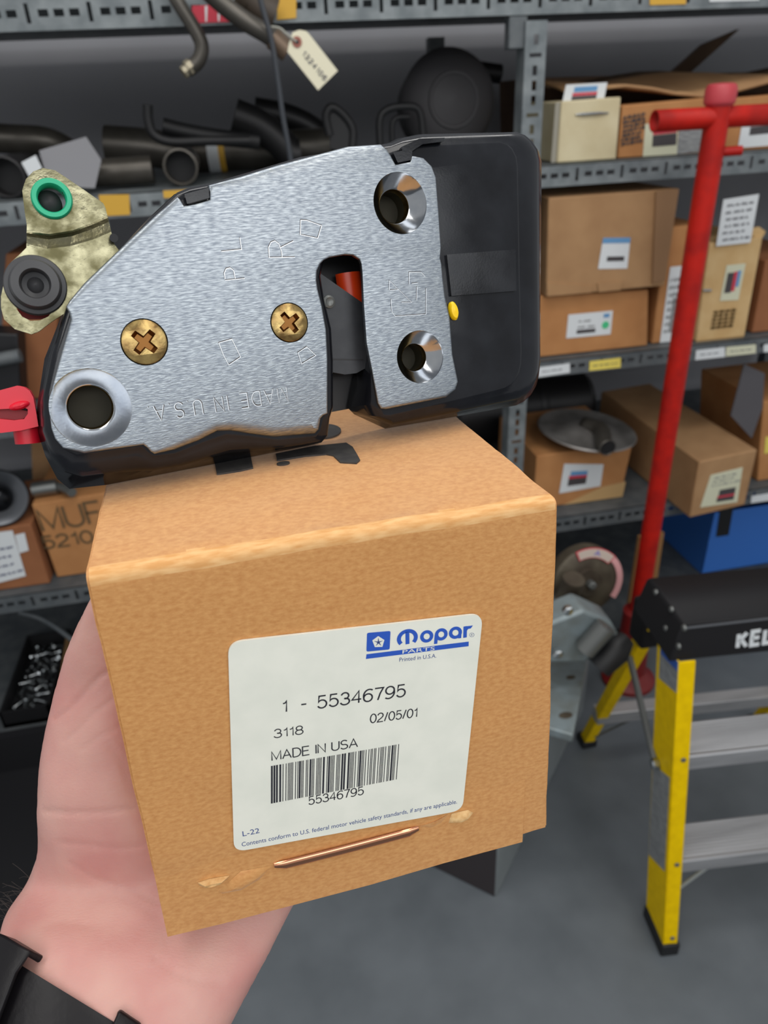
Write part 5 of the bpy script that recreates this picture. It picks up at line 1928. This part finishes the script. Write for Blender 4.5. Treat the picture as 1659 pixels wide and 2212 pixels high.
# lighter strip along the front top edge, and lettering
WMc = frame(Vector((A0.x, A0.y, zcap - 0.072)) - ex_ * 0.016 - ey_ * 0.0064, ex_, (rings[1][0] - rings[0][0] - ex_ * 0.012).normalized(), -ey_)
k2 = lambda x, y: Vector(PL(x, y, WMc)[:2])
mb = MB()
a, b = k2(1589, 1402), k2(1660, 1391)
b = a + (b - a) * 2.25
letters(mb, 'KELLER', a, b, (k2(1589, 1402) - k2(1592, 1366)).length, 0.0012, 0.20, WMc, gap=0.34, thick=0.0012)
mb.build('raised_lettering', WHITE, capo, world=True, smooth=False)
mb = MB()
a, b = k2(1482, 1356), k2(1700, 1331)
mb.stroke([a, b], 0.003, 0.0, 0.0016, WMc)
mb.build('edge_strip', mat('pale_cap_edge', (92, 94, 98), 0.45), capo, world=True, smooth=False)
CSM = frame(rings[0][0], (rings[0][3] - rings[0][0]).normalized(), Vector((0, 0, 1)), -ex_)
for x, y in ((1401, 1281), (1434, 1318), (1429, 1358), (1461, 1358), (1456, 1397)):
    c = PL(x, y, CSM)
    c = CSM @ Vector((c.x, c.y, 0.0))
    a0, a3, t0, t3 = rings[0][0], rings[0][3], rings[1][0], rings[1][3]
    fr_ = (c.z - a0.z) / (t0.z - a0.z)
    c = c + ex_ * 0.012 * max(0, min(1, fr_))
    mb = MB()
    mb.lathe([(0.0055, -0.002), (0.005, 0.0014), (0.003, 0.0024), (0, 0.0026)], frame(c, ey_, Vector((0, 0, 1)), -ex_), 16)
    mb.build('rivet', STEELG, capo, world=True)
# rear frame
g0 = PZ(1262, 1606, 0.015)
ge = PY(1400, 1360, g0.y - 0.25)
for _ in range(20):
    ge = PY(1400, 1360, g0.y - 0.30 * (ge.z - g0.z) / 0.67)
gdir = (ge - g0)
g1 = g0 + gdir * ((0.675 - g0.z) / gdir.z)
hg = g0 + ex_ * (LWID + 0.10)
h1 = g1 + ex_ * (LWID + 0.02)
for nm, p0, p1, s in (('rear_rail', g0, g1, 1), ('rear_rail', hg, h1, -1)):
    mb = MB()
    a = ex_ * 0.026 * s
    b = ey_ * 0.030
    mb.hexa([p1, p1 + a, p0 + a, p0], [p1 + b, p1 + a + b, p0 + a + b, p0 + b])
    ro_ = mb.build(nm, YELR, lad, world=True, weld=True, bevel=0.0015, angle=30)
    mb = MB()
    mb.box(p0.x - 0.006, p0.x + 0.034 * s if s > 0 else p0.x + 0.006, p0.y - 0.006, p0.y + 0.036, 0.0, 0.022) if s > 0 else mb.box(p0.x - 0.034, p0.x + 0.006, p0.y - 0.006, p0.y + 0.036, 0.0, 0.022)
    mb.build('rubber_foot', RUBBER, lad, world=True, bevel=0.002)


def onrear(z):
    t = (z - g0.z) / (g1.z - g0.z)
    return g0.lerp(g1, t), hg.lerp(h1, t)


pa, pb = onrear(0.17)
mb = MB()
mb.hexa([pa + Vector((0, -0.004, 0.022)), pb + Vector((0, -0.004, 0.022)), pb + Vector((0, -0.004, -0.012)), pa + Vector((0, -0.004, -0.012))], [pa + Vector((0, 0.03, 0.026)), pb + Vector((0, 0.03, 0.026)), pb + Vector((0, 0.03, -0.012)), pa + Vector((0, 0.03, -0.012))])
mb.build('rear_brace', ALU, lad, world=True, weld=True, bevel=0.002)
# spreader bar, hinge bracket, diagonal braces
sa = along(0.43)[0] - ex_ * 0.006 + ey_ * 0.055
sb = onrear(0.50)[0] - ex_ * 0.006
mb = MB()
mb.tube([sa, sa.lerp(sb, 0.5), sb], 0.0065, 10)
sp_ = mb.build('spreader_bar', STEELG, lad, world=True)
mb = MB()
mb.lathe([(0.011, -0.004), (0.011, 0.005), (0.008, 0.008), (0, 0.009)], frame(sa, ey_, Vector((0, 0, 1)), -ex_), 18)
mb.build('pivot', BRIGHT, sp_, world=True)
pt = onrear(0.58)[0]
mb = MB()
mb.hexa([pt + Vector((-0.010, -0.010, 0.075)), pt + Vector((0.036, -0.010, 0.075)), pt + Vector((0.036, -0.012, -0.02)), pt + Vector((-0.010, -0.012, -0.02))], [pt + Vector((-0.010, 0.04, 0.075)), pt + Vector((0.036, 0.04, 0.075)), pt + Vector((0.036, 0.04, -0.02)), pt + Vector((-0.010, 0.04, -0.02))])
mb.build('hinge_bracket', CAPB, lad, world=True, weld=True, bevel=0.006)
mb = MB()
p = along(0.06)[0] + ex_ * 0.028 + ey_ * 0.07
qd = along(0.20)[0] + ex_ * 0.17 + ey_ * 0.06
mb.tube([p, qd], 0.0045, 10)
mb.build('front_brace', mat('pale_grey_rod', (170, 176, 174), 0.45, 0.4), lad, world=True)
pa, pb = onrear(0.055)
mb = MB()
mb.tube([pa + ex_ * 0.02, onrear(0.165)[0] + ex_ * 0.10], 0.003, 8)
mb.build('rear_wire_brace', STEELG, lad, world=True)

# ================================================================ machine cabinet and chop saw
K0, K1, K2 = PZ(1085, 1945, 0), PZ(1271, 1537, 0), PZ(960, 1865, 0)
kr = (K1 - K0).normalized()
kl = Vector((-kr.y, kr.x, 0))
K0 = K0 + kl * 0.014
SM = frame(K0, kr, Vector((0, 0, 1)), Vector((kr.y, -kr.x, 0)))
s2 = lambda x, y: PL(x, y, SM)
hc = 0.46
cab = thing('machine_cabinet', 'grey sheet-metal machine cabinet standing on the floor behind the held box', 'cabinet', K0)
cl, cwid = 0.625, 0.30
mb = MB()
mb.hexa([K0 + Vector((0, 0, hc)), K0 + kr * cl + Vector((0, 0, hc)), K0 + kr * cl, K0], [K0 + Vector((0, 0, hc)) + kl * cwid, K0 + kr * cl + Vector((0, 0, hc)) + kl * cwid, K0 + kr * cl + kl * cwid, K0 + kl * cwid])
mb.build('cabinet_shell', CABG, cab, world=True, weld=True, bevel=0.004, angle=30)
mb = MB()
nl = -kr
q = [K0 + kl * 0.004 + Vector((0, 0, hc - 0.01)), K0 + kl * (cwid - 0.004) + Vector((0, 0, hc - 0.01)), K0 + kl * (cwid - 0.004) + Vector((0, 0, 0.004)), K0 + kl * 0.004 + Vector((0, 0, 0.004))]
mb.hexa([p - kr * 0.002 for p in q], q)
mb.build('end_panel', CABD, cab, world=True, weld=True, smooth=False)  # end face coloured darker than the rest of the cabinet
c = s2(1096, 1905)
mb = MB()
mb.lathe([(0.006, 0), (0.0055, 0.002), (0, 0.003)], SM @ T(c.x, c.y), 14)
mb.build('panel_screw', BRIGHT, cab, world=True)

saw = thing('chop_saw', 'grimy grey abrasive chop saw with a pink-edged wheel guard, on the machine cabinet', 'saw', K0 + kr * 0.35 + kl * 0.1 + Vector((0, 0, hc)))
zs_ = hc + 0.0005


def ZP3(x, y, z):
    return PZ(x, y, z)


def plate3(px, zz, th, m, nm, bev=0.003):
    q = [PZ(x, y, zz) for x, y in px]
    mb = MB()
    mb.hexa(q, [p - Vector((0, 0, th)) for p in q])
    return mb.build(nm, m, saw, world=True, weld=True, bevel=bev, angle=30)


bp = plate3([(1120, 1405), (1268, 1428), (1238, 1588), (1090, 1545)], zs_ + 0.020, 0.020, SAWG, 'base_plate')
for x, y, r in ((1233, 1463, 0.0075), (1222, 1545, 0.0105)):
    c = PZ(x, y, zs_ + 0.0205)
    mb = MB()
    mb.lathe([(r, 0), (r * 0.7, 0.0004), (0, 0.0004)], Matrix.Translation(c) @ Matrix.Diagonal((1.3, 0.8, 1, 1)), 20)
    mb.build('plate_hole', RUSTY, bp, world=True)
sy = 0.985
mb = MB()
q = [PY(x, y, sy) for x, y in [(1150, 1395), (1180, 1350), (1262, 1318), (1322, 1345), (1345, 1385), (1300, 1420), (1262, 1432), (1150, 1432)]]
mb.add(q + [p + Vector((0, 0.06, 0)) for p in q], [tuple(range(8)), tuple(range(15, 7, -1))] + [((i + 1) % 8, i, 8 + i, 8 + (i + 1) % 8) for i in range(8)])
mb.build('motor_bracket', SAWG, saw, world=True, weld=True, bevel=0.006, angle=30)
mb = MB()
mb.tube([PY(1262, 1405, sy - 0.02), PY(1310, 1352, sy - 0.02)], 0.020, 20)
arm_ = mb.build('pivot_arm', STEELG, saw, world=True, angle=50)
for x, y in ((1302, 1360), (1204, 1412), (1226, 1318)):
    mb = MB()
    c = PY(x, y, sy - 0.022)
    mb.lathe([(0.010, -0.004), (0.010, 0.004), (0.008, 0.007), (0, 0.008)], frame(c, Vector((1, 0, 0)), Vector((0, 0, 1)), FW), 6)
    mb.build('bolt', BRIGHT, saw, world=True, smooth=False)
mb = MB()
mb.tube([PY(1292, 1440, sy - 0.015), PY(1330, 1402, sy - 0.01), PY(1352, 1380, sy)], [0.026, 0.030, 0.018], 20)
mb.build('handle', RUBBER, saw, world=True, angle=50)
c = PY(1268, 1255, 1.12)
M = frame(c, Vector((1, 0, 0)), Vector((0, 0.18, 0.98)).normalized(), Vector((0, -0.98, 0.18)).normalized())
mb = MB()
mb.lathe([(0, -0.035), (0.066, -0.035), (0.072, -0.03), (0.072, 0.0), (0.066, 0.004), (0.03, 0.006), (0.028, 0.012), (0, 0.012)], M, 48)
gd = mb.build('wheel_guard', RUSTY, saw, world=True, angle=40)
mb = MB()
mb.lathe([(0.009, 0.012), (0.009, 0.026), (0.006, 0.028), (0, 0.028)], M, 6)
mb.build('spindle_nut', STEELG, gd, world=True, smooth=False)


def arcband(r0, r1, a0, a1, z, m, nm, n=26):
    mb = MB()
    o_, i_ = [], []
    for k in range(n + 1):
        a = math.radians(a0 + (a1 - a0) * k / n)
        o_.append(Vector((r1 * math.cos(a), r1 * math.sin(a))))
        i_.append(Vector((r0 * math.cos(a), r0 * math.sin(a))))
    mb.prism(ccw(o_ + i_[::-1]), z - 0.002, z, M=M)
    return mb.build(nm, m, gd, world=True, smooth=False)


arcband(0.062, 0.0745, -38, 40, 0.0075, PINKL, 'edge_label')
arcband(0.054, 0.0750, 40, 112, 0.0080, LRED, 'edge_label')['label'] = 'red border of the faded guard label'
arcband(0.0555, 0.0735, 42, 110, 0.0086, mat('faded_label', (188, 172, 160), 0.6), 'edge_label')['label'] = 'faded label with a purple letter'
mb = MB()
an = math.radians(74)
mid_ = Vector((0.0645 * math.cos(an), 0.0645 * math.sin(an)))
dr = Vector((math.sin(an), -math.cos(an)))
mb2 = letters(MB(), 'A', mid_ - dr * 0.008 - Vector((math.cos(an), math.sin(an))) * 0.006, mid_ + dr * 0.008 - Vector((math.cos(an), math.sin(an))) * 0.006, 0.012, 0.0090, 0.2, M)
mb2.build('printed_letter', mat('purple_print', (120, 112, 176), 0.6), gd, world=True, smooth=False)
mb = MB()
mb.tube(smooth_path([PY(1200, 1330, 1.10), PY(1225, 1290, 1.09), PY(1240, 1250, 1.08)], 4), [0.022] * 9, 16)
mb.build('guard_arm', RUSTY, saw, world=True, angle=50)
